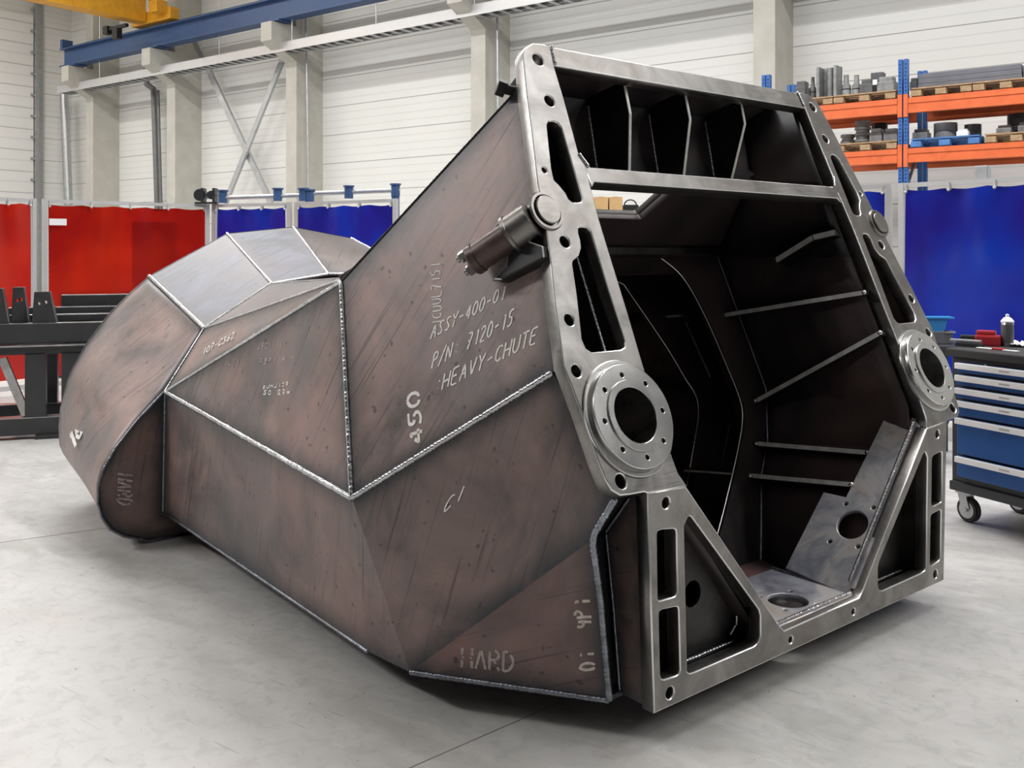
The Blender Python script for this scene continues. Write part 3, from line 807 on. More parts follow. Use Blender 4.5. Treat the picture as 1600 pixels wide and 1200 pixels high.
autosmooth(cpart(from_bm('sill_bushing', bm, M['ring'])))
weld([(.67, .042, sz+.004), (1.15, .042, sz+.004)], .010)
weld([(1.165, .05, sz+.004), (1.165, .40, sz+.004)], .008, 'weld_dark')
# floor of the opening behind the sill
panel('liner_floor', [(.55, .3, .14), (1.3, .3, .14), (1.40, .72, .14), (.40, .72, .14)], mill_scale('red_primed_plate', (.28, .15, .15), (.16, .09, .09), (.30, .13, .13)), out=(0, 0, 1), thick=.01)

# ---- recessed webs and side plates of the two legs
for q in (0, 1):
    f = (lambda p: Vector(p)) if not q else mir
    v = .10
    wo = [(.03, .12), (.03, .76), (.085, .76), (.575, .21), (.575, .12)]
    hc = on(1082, 928, (0, 1, 0), (0, v, 0)); wh = [circle(hc.x, hc.z, .042, 28)]
    if q: wo, wh = mirp(wo), [mirp(h) for h in wh]
    cpart(plate('leg_web', wo, wh, Matrix.Translation((0, v, 0)) @ ML, .012, M['rib']))
    for a, b in (((.160, .69), (.545, .262)), ((.545, .262), (.545, .155)), ((.545, .145), (.17, .145)), ((.150, .155), (.150, .68)), ((.02, .145), (.15, .145))):
        bm = BM(); A, B = f((a[0], .076, a[1])), f((b[0], .076, b[1])); bar(bm, A, B, .014, .05, Vector((0, 1, 0)))
        cpart(from_bm('pocket_wall', bm, M['rib']))
    weld([f(p) for p in ((.165, v-.012, .165), (.50, v-.012, .165))], .009, 'weld')
    weld([f(p) for p in ((.20, v-.012, .66), (.545, v-.012, .27))], .006, 'weld_dark')
    weld([f(p) for p in ((.48, v-.012, .19), (.515, v-.012, .22), (.515, v-.012, .28))], .006, 'weld')
    sp = [au(*p, .012) for p in ((1012, 776), (985, 777), (948, 830), (960, 950), (970, 1083))]
    sp = [Vector((.012, .0495, ZB))]+[Vector((.012, max(.055, p.y), p.z)) for p in sp[1:]]+[Vector((.012, .0495, .112))]
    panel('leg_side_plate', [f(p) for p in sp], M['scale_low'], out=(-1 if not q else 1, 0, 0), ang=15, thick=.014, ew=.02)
    weld([f(p)+Vector((-.004 if not q else .004, 0, 0)) for p in sp[1:-1]], .007, 'weld_dark')
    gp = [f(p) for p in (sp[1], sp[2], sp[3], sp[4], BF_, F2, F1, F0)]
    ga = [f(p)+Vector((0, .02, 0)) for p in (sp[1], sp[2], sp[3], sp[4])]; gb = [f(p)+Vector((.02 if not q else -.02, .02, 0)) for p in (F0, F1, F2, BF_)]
    grid('gap_filler', ga, gb, M['black_metal'], (-1 if not q else 1, 0, 0), thick=.004, seam=(0, 0, 0, 0), nb=2)  # black sheet across the open gap, its shade put into the colour

# ---- locking pin assembly under the cheek boss
for q in (0, 1):
    f = (lambda p: Vector(p)) if not q else mir
    ax0 = f(T3(bu, bs)); 
    bm = BM(); fr = frame4(ax0, (1, 0, 0), UPS)
    lathe(bm, [(.0, .016), (.046, .016), (.049, .013), (.049, -.16)], fr, 40)
    lathe(bm, [(.068, .001), (.064, .008), (.055, .008), (.0525, -.02)], fr, 40)
    bmesh.ops.recalc_face_normals(bm, faces=bm.faces)
    autosmooth(cpart(from_bm('pivot_boss', bm, M['machined'])), 30)
ax0 = tilt(853, 330, -.012)
ax1 = on(737, 409, nl, pl+nl*.072*(1 if nl.dot(CAM-pl) > 0 else -1))
tl = (ax1-ax0).length; AX = (ax1-ax0).normalized()
pin = cpart(empty('locking_cylinder', ax0, None, None)); pin.matrix_parent_inverse = Matrix.Translation((-.9, 0, 0))
def ppart(o): o.parent = pin; o.matrix_parent_inverse = Matrix.Translation(-Vector(ax0)); return o
AXM = frame4(ax0, (UPS-AX*UPS.dot(AX)).cross(-AX), UPS-AX*UPS.dot(AX))
bm = BM(); lathe(bm, [(.040, -.045), (.060, -.05), (.060, -.055), (.060, -.125), (.066, -.128), (.066, -.138), (.058, -.140), (.048, -.146)], AXM, 40); bmesh.ops.recalc_face_normals(bm, faces=bm.faces)
autosmooth(ppart(from_bm('collar', bm, M['machined'])), 30)
bm = BM(); lathe(bm, [(.048, -.14), (.048, -tl+.03), (.0515, -tl+.028), (.0515, -tl+.006), (.047, -tl), (0, -tl)], AXM, 40); bmesh.ops.recalc_face_normals(bm, faces=bm.faces)
autosmooth(ppart(from_bm('tube', bm, M['tube'])), 30)
ex, ey = AXM.col[0].to_3d(), AXM.col[1].to_3d()
for du, ds in ((-.024, .022), (-.012, -.026)):
    c0 = ax1+ex*du+ey*ds
    bm = BM(); cyl(bm, c0-AX*.002, c0+AX*.02, .019, seg=6); cyl(bm, c0+AX*.02, c0+AX*.032, .011, seg=12)
    ppart(from_bm('hex_bolt', bm, M['bolt']))
# cradle brackets either side of the tube, standing square on the side panel
NO = nl if nl.dot(CAM-pl) > 0 else -nl
def cradle(pix, h):
    P_ = [on(*p, nl, pl+NO*h) for p in pix]; bm = BM()
    A_ = [bm.verts.new(p) for p in P_]; B_ = [bm.verts.new(p-NO*(h+.004)) for p in P_]
    bm.faces.new(A_); bm.faces.new(B_[::-1])
    for k in range(len(P_)): bm.faces.new((A_[k-1], B_[k-1], B_[k], A_[k]))
    bmesh.ops.recalc_face_normals(bm, faces=bm.faces); bmesh.ops.bevel(bm, geom=bm.edges[:], offset=.004, segments=1, affect='EDGES')
    o = cpart(from_bm('cradle_bracket', bm, M['black_metal'])); o.data.materials.append(M['rib_edge'])
    for p_ in o.data.polygons:
        if p_.area < .0006 and p_.normal.dot(NO) > .4 and p_.normal.dot(NO) < .95: p_.material_index = 1
cradle(((773, 352), (803, 325), (816, 324), (822, 336), (778, 372)), .075)
cradle(((770, 436), (791, 416), (793, 398), (819, 371), (829, 378), (848, 384), (850, 402), (782, 437)), .045)
c0 = on(770, 437, nl, pl); c1 = on(846, 403, nl, pl)
weld([c0, c1], .009, 'weld_dark')
# eye bolt behind the top corner
eb = on(797, 141, nl, pl)+nl*.0
bm = BM(); cyl(bm, eb+Vector((.06, -.02, -.01)), eb+Vector((-.03, .01, .005)), .018, seg=16); cyl(bm, eb+Vector((-.02, 0, 0)), eb+Vector((-.045, .015, .01)), .03, seg=6)
cpart(from_bm('eye_bolt', bm, M['black_metal']))

# ---- writing on the plates: stroke lettering drawn in chalk
G = {'A': [[(0, 0), (.5, 1), (1, 0)], [(.2, .38), (.8, .38)]], 'S': [[(1, .88), (.6, 1), (.15, .9), (.1, .65), (.5, .5), (.9, .35), (.85, .08), (.4, 0), (0, .12)]],
     'Y': [[(0, 1), (.5, .5), (1, 1)], [(.5, .5), (.4, 0)]], '-': [[(.1, .45), (.9, .5)]], '4': [[(.75, 0), (.75, 1), (0, .3), (1, .3)]],
     '0': [[(.5, 1), (.12, .85), (0, .5), (.12, .12), (.5, 0), (.88, .12), (1, .5), (.88, .85), (.5, 1)]], '1': [[(.25, .8), (.55, 1), (.5, 0)]],
     'P': [[(0, 0), (0, 1), (.7, .98), (1, .78), (.75, .52), (0, .48)]], '/': [[(0, -.05), (1, 1.05)]], 'N': [[(0, 0), (0, 1), (1, 0), (1, 1)]],
     ':': [[(.45, .2), (.5, .26)], [(.45, .66), (.5, .72)]], '7': [[(0, 1), (1, 1), (.35, 0)], [(.2, .5), (.8, .5)]], '2': [[(0, .8), (.3, 1), (.8, .95), (.9, .7), (0, 0), (1, 0)]],
     '5': [[(.95, 1), (.15, 1), (.1, .55), (.6, .62), (.95, .38), (.8, .08), (.4, 0), (0, .1)]], 'H': [[(0, 0), (0, 1)], [(1, 0), (1, 1)], [(0, .5), (1, .5)]],
     'E': [[(1, 1), (0, 1), (0, 0), (1, 0)], [(0, .52), (.75, .52)]], 'V': [[(0, 1), (.5, 0), (1, 1)]], 'C': [[(1, .85), (.6, 1), (.15, .85), (0, .5), (.15, .12), (.6, 0), (1, .15)]],
     'U': [[(0, 1), (0, .25), (.3, 0), (.7, 0), (1, .25), (1, 1)]], 'T': [[(0, 1), (1, 1)], [(.5, 1), (.5, 0)]], 'R': [[(0, 0), (0, 1), (.7, .98), (1, .76), (.7, .52), (0, .5)], [(.45, .5), (1, 0)]],
     'D': [[(0, 0), (0, 1), (.6, .95), (1, .6), (1, .38), (.6, .04), (0, 0)]], '6': [[(.85, 1), (.3, .7), (0, .3), (.3, 0), (.8, .05), (1, .3), (.6, .52), (.1, .35)]],
     '9': [[(.9, .6), (.5, .45), (.05, .65), (.3, .98), (.85, .9), (.9, .6), (.75, 0)]], 'L': [[(0, 1), (0, 0), (1, 0)]], 'I': [[(.5, 0), (.5, 1)]], 'J': [[(1, 1), (1, .2), (.6, 0), (.1, .15)]],
     '3': [[(0, .95), (.9, 1), (.45, .58), (.95, .35), (.6, 0), (0, .1)]], '8': [[(.5, .52), (.1, .75), (.5, 1), (.9, .75), (.5, .52), (0, .22), (.5, 0), (1, .22), (.5, .52)]],
     '=': [[(.1, .35), (.9, .35)], [(.1, .65), (.9, .65)]], ' ': []}
def write(name, text, n, p, a, b, h, w, mat, adv=None, wid=.68, jit=.03, curve=0, gap=False, off=.0016):
    """letters along the photo line a-b, cap height vector h (photo pixels), stroke width w in metres"""
    n = Vector(n).normalized()
    if n.dot(CAM-Vector(p)) < 0: n = -n
    bm = BM(); N = len(text); a, b, h = Vector(a), Vector(b), Vector(h); step = (b-a)/N
    for i, ch in enumerate(text):
        ww = .35 if ch in '1:I' else wid
        for st in G[ch]:
            q = []
            for x, y in st:
                f = a+step*(i+.08+(.5-ww/2 if ch in '1:I' else 0)+x*ww)+h*(y+random.uniform(-jit, jit))
                q.append(on(f.x, f.y, n, p)+n*off)
            # smooth the strokes a little
            L = sum((e-s).length for s, e in zip(q, q[1:])); q = resample(q, max(2, int(L/.006))) if L > 1e-5 else q
            if len(q) > 4:
                for _ in range(2): q = [q[0]]+[(q[k-1]+q[k]*2+q[k+1])/4 for k in range(1, len(q)-1)]+[q[-1]]
            prev = None
            for k, c in enumerate(q):
                d = (q[min(k+1, len(q)-1)]-q[max(k-1, 0)]).normalized(); s = n.cross(d)*w/2*random.uniform(.75, 1.15)
                cur = (bm.verts.new(c+s), bm.verts.new(c-s))
                if prev and not (gap and abs(k-len(q)*.5) < 1.2): bm.faces.new((prev[0], prev[1], cur[1], cur[0]))
                prev = cur
    bm.normal_update()
    if sum((f.normal for f in bm.faces), Vector()).dot(n) < 0: bmesh.ops.reverse_faces(bm, faces=bm.faces[:])
    o = from_bm(name, bm, M[mat]); md = o.modifiers.new('solid', 'SOLIDIFY'); md.thickness = .0008; md.offset = -1
    return cpart(o)
write('chalk_lettering', 'ASSY-400-01', nl, pl, (672, 531), (790, 466), (5, -23), .0058, 'chalk')
write('chalk_lettering', 'P/N: 7120-15', nl, pl, (674, 577), (802, 507), (5, -26), .0058, 'chalk')
write('chalk_lettering', ':HEAVY-CHUTE', nl, pl, (676, 617), (840, 534), (5, -26), .0058, 'chalk')
write('chalk_lettering', 'ICUUL715I', nl, pl, (692, 508), (688, 408), (-15, 2), .004, 'chalk', jit=.06)
write('stencil_lettering', '450', nl, pl, (661, 692), (655, 606), (-19, 6), .012, 'chalk', jit=0, gap=True, wid=.75)
n5, p5 = plane3(B0, F1, BF_)
write('stencil_lettering', 'HARD', n5, p5, (720, 1042), (806, 1050), (1, -31), .009, 'chalk_faint', jit=0, gap=True, wid=.72)
write('stencil_lettering', 'HARD', (0, 1, 0), (0, 3-.001, 0), (184, 739), (183, 790), (23, 3), .011, 'chalk_faint', jit=0, gap=True)
write('chalk_marking', '01 =9P1', nf, pf, (934, 1045), (922, 930), (-25, 2), .008, 'chalk_faint', jit=.05, gap=True, off=.012)
write('chalk_marking', 'CI', nf, pf, (690, 805), (722, 780), (10, -25), .004, 'chalk', jit=.1)
n6, p6 = plane3(R, S, P1)
write('chalk_marking', '107-C362', n6, p6, (315, 556), (366, 528), (3, -11), .007, 'chalk', jit=.08)
n7, p7 = plane3(K, S, R)
write('chalk_marking', 'J5CII 1N', n7, p7, (402, 546), (448, 541), (1, -9), .0045, 'chalk_faint', jit=.1)
write('chalk_marking', 'P5PI = -', n7, p7, (405, 570), (462, 562), (1, -9), .0045, 'chalk_faint', jit=.1)
write('chalk_marking', '8UNJI37 ', n7, p7, (410, 608), (458, 602), (1, -6), .0045, 'chalk', jit=.1)
write('chalk_marking', '50 27=', n7, p7, (411, 617), (455, 616), (1, -7), .0045, 'chalk', jit=.1)
write('chalk_marking', '1L11', n7, p7, (350, 571), (375, 568), (1, -7), .0045, 'chalk_faint', jit=.1)
# rough painted number on the drum side
def near_drum(px, py):
    best = None
    for i in range(NR):
        for k in range(14):
            a = DA[i].lerp(DB[i], k/14); x, y = proj(a); d = (x-px)**2+(y-py)**2
            if best is None or d < best[0]: best = (d, a, (DB[i]-DA[i]).cross(DA[i+1]-DA[i]).normalized())
    return best[1], best[2]
dp, dn = near_drum(118, 683)
if dn.dot(CAM-dp) < 0: dn = -dn
write('painted_number', '16', dn, dp+dn*.012, (113, 706), (131, 672), (-7, -20), .022, 'chalk', jit=.05, wid=.7)

# ================================================================== around the chute
def pt(px, Y, z=0.0): return cw((px-800)/F*Y, Y, z)
def pz(py, Y): return CAM.z-(py-CY)/F*Y
def child(o, root):
    o.parent = root; bpy.context.view_layer.update(); o.matrix_parent_inverse = root.matrix_world.inverted(); return o
# ---- welding screens
def screen(A, B, mat, label, ztop=2.03, zbot=.16, group=None, sign=False):
    A, B = Vector(A), Vector(B); d = (B-A); W = d.length; d.normalize()
    root = empty('welding_screen', A, label, 'welding screen', group, math.atan2(d.y, d.x))
    def add(name, bm, m, sm=False):
        o = from_bm(name, bm, m, root, sm); return o
    for x in (.025, W-.025):
        bm = BM(); box(bm, (x, 0, ztop/2), (.045, .045, ztop)); add('post', bm, M['alu'])
        bm = BM(); box(bm, (x, 0, .02), (.06, .3, .04)); add('foot', bm, M['alu'])
    bm = BM(); box(bm, (W/2, 0, ztop-.02), (W-.09, .035, .035)); add('top_rail', bm, M['alu'])
    bm = BM(); box(bm, (W/2, 0, zbot-.08), (W-.09, .03, .05)); add('bottom_rail', bm, M['alu'])
    nx, nz = max(12, int(W*16)), 22; bm = BM(); z1 = ztop-.055
    ph = random.uniform(0, 6); V = []
    for i in range(nx+1):
        col = []
        for k in range(nz+1):
            fx, fz = i/nx, k/nz; x = .06+fx*(W-.12)
            sag = .016*abs(math.sin(fx*W/.36*PI))*fz**6
            y = .012*math.sin(x*7+ph)+.02*math.sin(x*2.3+ph*2+fz*.8)*(1-.4*fz)+.012*math.sin(x*17.4)*fz**5
            col.append(bm.verts.new((x, y-.005, zbot+(z1-zbot)*fz-sag)))
        V.append(col)
    for a, b in zip(V, V[1:]):
        for k in range(nz): bm.faces.new((a[k], b[k], b[k+1], a[k+1]))
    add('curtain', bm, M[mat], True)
    n = max(3, int(W/.36))
    for i in range(n+1):
        x = .07+(W-.14)*i/n
        bm = BM(); box(bm, (x, -.01, z1+.012), (.012, .05, .06)); bmesh.ops.create_icosphere(bm, subdivisions=1, radius=.014, matrix=Matrix.Translation((x, -.03, z1-.02))); add('curtain_hook', bm, M['alu'])
    if sign:
        bm = BM(); box(bm, (W*.08, -.05, ztop-.24), (.17, .004, .07)); add('notice', bm, M['paper'])
    return root
Q0, Q1, Q2, Q3, Q4 = pt(-75, 9.35), pt(56, 10.05), pt(327, 11.2), pt(455, 10.75), pt(621, 10.0)
Q5, Q6, Q7 = pt(1230, 8.35), pt(1394, 7.85), pt(1650, 6.9)
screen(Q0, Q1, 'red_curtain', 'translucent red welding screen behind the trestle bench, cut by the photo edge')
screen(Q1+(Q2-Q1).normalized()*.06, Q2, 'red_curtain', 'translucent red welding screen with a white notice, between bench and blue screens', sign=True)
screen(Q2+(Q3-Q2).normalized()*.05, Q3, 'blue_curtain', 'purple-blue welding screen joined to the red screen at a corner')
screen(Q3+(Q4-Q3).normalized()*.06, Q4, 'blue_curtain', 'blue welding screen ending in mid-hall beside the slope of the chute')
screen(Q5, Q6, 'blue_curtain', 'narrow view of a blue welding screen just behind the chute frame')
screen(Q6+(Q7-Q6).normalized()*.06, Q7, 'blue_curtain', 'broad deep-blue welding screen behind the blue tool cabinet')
# things that stand behind the screens
def cabinet(name, px, Y, w_, d_, h, mat, label, cat, z=0.0):
    p = pt(px, Y, z); root = empty(name, p, label, cat, None, -TH+.2)
    bm = BM(); box(bm, (0, 0, h/2), (w_, d_, h), bev=.01); from_bm('body', bm, M[mat], root)
    bm = BM(); box(bm, (0, -d_/2-.008, h*.52), (w_*.86, .016, h*.8), bev=.004); dr = from_bm('door', bm, M[mat], root)
    bm = BM(); box(bm, (w_*.33, -d_/2-.03, h*.55), (.02, .03, .14)); from_bm('handle', bm, M['galv'], dr)
    return root
cabinet('switch_cabinet', 243, 12.2, .5, .4, 1.85, 'cab_dark', 'tall dark cabinet showing through the red welding film', 'cabinet')
cabinet('welding_machine', 150, 11.6, .7, .6, 1.0, 'cab_dark', 'low dark welding machine showing through the red film', 'welding machine')
cabinet('storage_cabinet', 965, 11.4, 1.1, .5, 1.89, 'cast_mid', 'grey storage cabinet behind the chute, seen under the cartons through the hatch', 'cabinet')
for k, (px, w_, lab) in enumerate(((938, .165, 'brown carton seen through the chute hatch, next to the frame'), (961, .155, 'brown carton seen through the hatch, beside the black case'))):
    p = pt(px, 11.35, 1.89); root = empty('cardboard_box', p, lab, 'cardboard box', 'cartons on the storage cabinet', -TH)
    bm = BM(); box(bm, (0, 0, .115), (w_, .2, .23), bev=.004); from_bm('carton', bm, M['cardboard'], root)
    bm = BM(); box(bm, (0, 0, .2315), (.05, .201, .002)); from_bm('tape', bm, M['wood'], root)
p = pt(985, 11.35, 1.89); root = empty('equipment_case', p, 'black case with a handle seen through the chute hatch', 'case', None, -TH)
bm = BM(); box(bm, (0, 0, .07), (.175, .18, .14), bev=.01); from_bm('case_body', bm, M['black'], root)
bm = BM()
for i in range(10):
    a, b = PI*i/10, PI*(i+1)/10; cyl(bm, (.07*math.cos(a), 0, .14+.06*math.sin(a)), (.07*math.cos(b), 0, .14+.06*math.sin(b)), .008, seg=8)
from_bm('handle', bm, M['black'], root)
# blue extraction / boom pipe over the screens
YA = 11.9
root = empty('boom_arm', pt(480, YA, pz(303, YA)), 'blue jointed boom pipe running above the blue welding screens', 'boom arm')
def apart(n, bm, m): return child(from_bm(n, bm, M[m]), root)
def ap(px, py, dY=0): return pt(px, YA+dY, pz(py, YA+dY))
bm = BM(); cyl(bm, ap(348, 309), ap(478, 305), .028, seg=12); apart('pipe', bm, 'galv')
bm = BM(); cyl(bm, ap(470, 303), ap(625, 297), .03, seg=12); apart('pipe', bm, 'galv')
for px, py in ((348, 307), (434, 304), (474, 304), (484, 306), (545, 300), (618, 297)):
    bm = BM(); c_ = ap(px, py); cyl(bm, c_-Vector((0, 0, .08)), c_+Vector((0, 0, .06)), .055, seg=14); cyl(bm, c_+Vector((0, 0, .06)), c_+Vector((0, 0, .08)), .07, seg=14); apart('swivel_joint', bm, 'blue_beam')
bm = BM(); c_ = ap(618, 297); cyl(bm, c_, Vector((c_.x, c_.y, 0)), .05, seg=12); apart('mast', bm, 'blue_beam')
for k, (px, y0, y1, lab) in enumerate(((314, 292, 319, 'black cable reel on the screen corner post, the larger of two'), (332, 299, 319, 'small black torch holder on the screen rail next to the cable reel'))):
    Yk = 11.1; zb_, zt_ = 2.03, pz(y0, Yk); p = pt(px, Yk, zb_)
    root = empty(('cable_reel', 'torch_holder')[k], p, lab, ('cable reel', 'torch holder')[k], None, -TH)
    bm = BM(); cyl(bm, (0, -.05, .1), (0, .05, .1), .07-.02*k, seg=18); from_bm('drum', bm, M['black'], root)
    bm = BM(); box(bm, (.03, 0, .09), (.03, .13, .18), bev=.005); box(bm, (0, 0, .01), (.12, .08, .02)); from_bm('bracket', bm, M['black'], root)

# ---- trestle bench with steel sections on it
YB = 7.6
e0, e1 = pt(-170, YB-.35), pt(300, YB+.35); bd = (e1-e0).normalized(); bn = Vector((-bd.y, bd.x, 0))
if bn.dot(cw(0, 1, 0)-cw(0, 0, 0)) < 0: bn = -bn
BMX = frame4(e0, bd, bn); BL = (e1-e0).length
def bx(px):                                          # distance along the bench front for a photo column
    r = ray(px, 600); n = bn; t_ = (e0-CAM).dot(n)/r.dot(n); return (CAM+r*t_-e0).dot(bd)
BEN = empty('trestle_bench', e0, 'dark steel trestle bench in front of the red welding screens', 'bench', None, math.atan2(bd.y, bd.x))
def bpart(n, bm, m): return from_bm(n, bm, M[m], BEN)
zt = .905
for y in (0, .75):
    bm = BM(); box(bm, (BL/2, y+.05, zt-.075), (BL, .1, .15), bev=.004); bpart('long_beam', bm, 'bench')
    bm = BM(); box(bm, (BL/2, y+.03, zt-.17), (BL, .16, .012)); bpart('flange_strip', bm, 'bench_edge')
    bm = BM(); box(bm, (BL/2, y+.05, zt+.002), (BL, .10, .004)); bpart('pale_top_face', bm, 'bench_edge')
    bm = BM(); box(bm, (BL/2, y+.06, zt-.21), (BL, .12, .06)); bpart('lower_beam', bm, 'bench')
    bm = BM(); box(bm, (BL/2, y+.05, .10), (BL, .12, .13), bev=.004); bpart('foot_beam', bm, 'bench')
    bm = BM(); box(bm, (BL/2, y+.05, .168), (BL, .12, .006)); bpart('foot_beam_face', bm, 'bench_edge')
for px in (55, 112, -60):
    for y in (0, .75):
        x = bx(px); bm = BM(); box(bm, (x, y+.05, .42), (.15, .10, .52), bev=.004); bpart('leg', bm, 'bench')
for k in range(4):
    bm = BM(); box(bm, (.4+k*(BL-.8)/3, .43, zt-.10), (.08, .75, .08)); bpart('cross_beam', bm, 'bench')
    bm = BM(); box(bm, (.4+k*(BL-.8)/3, .43, .10), (.08, .75, .08)); bpart('cross_beam', bm, 'bench')
bm = BM(); bar(bm, (bx(2), .05, .64), (bx(40), .05, .18), .05, .06); bpart('diagonal_strut', bm, 'bench_edge')
for y in (0, .75):
    for x in (.2, BL-.2, BL/2):
        bm = BM(); box(bm, (x, y+.05, .0175), (.18, .18, .035)); bpart('foot_pad', bm, 'bench')
def sect(name, y, z0, w_, h_, lab, x0=.05, x1=None):
    root = empty(name, BMX @ Vector((BL/2, y, z0)), lab, 'steel section', None, math.atan2(bd.y, bd.x))
    bm = BM(); x1 = x1 or BL-.02; box(bm, ((x0+x1)/2-BL/2, 0, h_/2), (x1-x0, w_, h_), bev=.004); from_bm('tube', bm, M['bench'], root)
    bm = BM(); box(bm, ((x0+x1)/2-BL/2, 0, h_+.002), (x1-x0, w_*.9, .004)); from_bm('pale_face', bm, M['bench_edge'], root)
sect('steel_beam', .72, zt+.004, .14, .19, 'tall dark steel beam lying at the back of the trestle bench', bx(80))
sect('steel_tube', .46, zt+.004, .08, .10, 'middle square steel tube lying along the trestle bench')
sect('steel_flat', .27, zt+.004, .12, .05, 'low steel flat lying behind the lug plates on the bench')
def lug(px0, px1, y0, y, lab):
    x0, x1 = bx(px0), bx(px1); h_ = pz(y0, YB)-zt
    root = empty('lug_plate', BMX @ Vector((x0, y, zt+.004)), lab, 'lug plate', 'lug plates on the bench', math.atan2(bd.y, bd.x))
    w_ = x1-x0; Mx = Matrix(((1, 0, 0), (0, 0, 1), (0, -1, 0))).transposed().to_4x4()
    plate('plate', round_poly([(0, 0), (w_, 0), (w_*.72, h_), (w_*.10, h_)], .01), [circle(w_*.16+.02, h_*.62, .014, 16), circle(w_*.55, h_*.66, .014, 16)], Mx, .09, M['bench'], root)
    bm = BM(); bar(bm, (w_*1.0+.002, .045, 0), (w_*.72+.002, .045, h_), .088, .004, Vector((1, 0, 0))); from_bm('pale_edge', bm, M['bench_edge'], root)
lug(48, 87, 457, .05, 'trapezoid lug plate with two holes on the bench, nearest the chute')
lug(13, 41, 450, .12, 'trapezoid lug plate, second from the chute on the bench')
lug(-24, 12, 451, .05, 'trapezoid lug plate cut by the photo edge on the bench')

# ---- tool cabinet on casters
f0 = pt(1483, 5.27); f1 = pt(1600, 4.86); fd = (f1-f0).normalized(); fa = math.atan2(fd.y, fd.x)
CABR = empty('tool_cabinet', f0, 'blue and anthracite roller tool cabinet with white drawer handles beside the chute', 'tool cabinet', None, fa)
FB = frame4(f0, fd, Vector((0, 0, 1)).cross(fd))
CW, CDp, Z0, Z1 = 1.0, .55, .205, .945
def kpart(n, bm, m, parent=None): return from_bm(n, bm, M[m], parent or CABR)
def fz_(py, px=1500):                                # height on the cabinet front of a photo row
    n = FB.col[1].to_3d(); p = on(px, py, n, f0); return p.z
bm = BM(); box(bm, (CW/2, CDp/2+.012, (Z0+Z1)/2-.02), (CW, CDp-.02, Z1-Z0-.05), bev=.006); kpart('body', bm, 'cab_dark')
bm = BM(); box(bm, (CW/2, CDp/2, Z1-.022), (CW+.02, CDp+.03, .045), bev=.008); kpart('worktop', bm, 'rubber')
bm = BM(); cyl(bm, (.235, .003, Z1-.075), (.235, -.008, Z1-.075), .011, seg=16); kpart('lock', bm, 'bolt')
rows = [566, 585, 605, 625, 652, 712, 768]
for i in range(6):
    zt_, zb_ = fz_(rows[i]), fz_(rows[i+1])+.012
    if i == 5: zb_ = Z0+.05
    bm = BM(); box(bm, (.055+(CW-.11)/2, .004, (zt_+zb_)/2), (CW-.11, .02, zt_-zb_), bev=.003); dw = kpart('drawer', bm, 'cab_blue')
    bm = BM(); box(bm, (.055+(CW-.11)/2, -.016, zt_-.018), (CW-.11, .022, .032), bev=.004); kpart('handle', bm, 'white', dw)
    bm = BM(); box(bm, (.36, -.0275, zt_-.018), (.06, .001, .008)); kpart('drawer_label', bm, 'alu', dw)
bm = BM(); box(bm, (CW/2, CDp/2, Z0-.01), (CW, CDp, .05), bev=.006); kpart('base_frame', bm, 'cab_dark')
for x, y in ((.06, .07), (.06, CDp-.07), (CW-.06, .07), (CW-.06, CDp-.07)):
    bm = BM(); box(bm, (x, y, Z0-.045), (.09, .08, .012)); bar(bm, (x-.015, y-.028, Z0-.05), (x+.01, y-.028, .07), .004, .05); bar(bm, (x-.015, y+.028, Z0-.05), (x+.01, y+.028, .07), .004, .05); cs = kpart('caster', bm, 'galv')
    bm = BM(); cyl(bm, (x+.01, y-.02, .068), (x+.01, y+.02, .068), .068, seg=32); bmesh.ops.bevel(bm, geom=[e for e in bm.edges if len(e.link_faces) == 2 and any(len(f.verts) > 5 for f in e.link_faces)], offset=.008, segments=2, affect='EDGES'); kpart('tyre', bm, 'rubber', cs)
    bm = BM(); cyl(bm, (x+.01, y-.0225, .068), (x+.01, y+.0225, .068), .046, seg=28); cyl(bm, (x+.01, y-.034, .068), (x+.01, y+.034, .068), .012, seg=14); kpart('hub', bm, 'galv', cs)
ZT = Z1+.0005
def top(px, py): return on(px, py, (0, 0, 1), (0, 0, ZT))
p = top(1574, 541); root = empty('spray_can', p, 'upright spray can with white cap on the tool cabinet', 'spray can')
bm = BM(); lathe(bm, [(0, 0), (.030, 0), (.032, .004), (.032, .132), (.026, .142)], Matrix.Identity(4), 32); autosmooth(from_bm('can', bm, M['ring'], root))
bm = BM(); lathe(bm, [(.034, .134), (.034, .140), (.020, .158), (.010, .162), (.009, .178), (0, .180)], Matrix.Identity(4), 28); autosmooth(from_bm('cap', bm, M['white'], root))
bm = BM(); lathe(bm, [(.0325, .02), (.0325, .12)], Matrix.Identity(4), 32); from_bm('sleeve', bm, M['cast'], root, True)
p = top(1544, 540); root = empty('power_tool', p, 'dark red power tool lying next to the spray can', 'power tool', None, fa+.5)
bm = BM(); box(bm, (0, 0, .03), (.13, .07, .06), bev=.012); box(bm, (-.01, 0, .07), (.10, .05, .03), bev=.010); from_bm('housing', bm, M['red_tool'], root)
bm = BM(); box(bm, (-.10, .0, .03), (.09, .05, .05), bev=.01); from_bm('grip', bm, M['black'], root)
p = top(1515, 542); root = empty('hand_plane', p, 'flat dark hand tool with light top near the cabinet corner', 'hand tool', None, fa+.35)
bm = BM(); box(bm, (0, 0, .012), (.14, .05, .024), bev=.004); from_bm('base', bm, M['black'], root)
bm = BM(); box(bm, (-.02, 0, .034), (.16, .035, .012), bev=.003); from_bm('bar', bm, M['galv'], root)
p = top(1560, 547); root = empty('red_scraper', p, 'small red-handled scraper lying at the cabinet front', 'scraper', None, fa+.1)
bm = BM(); box(bm, (0, 0, .006), (.06, .03, .012), bev=.004); from_bm('handle', bm, M['red_tool'], root)
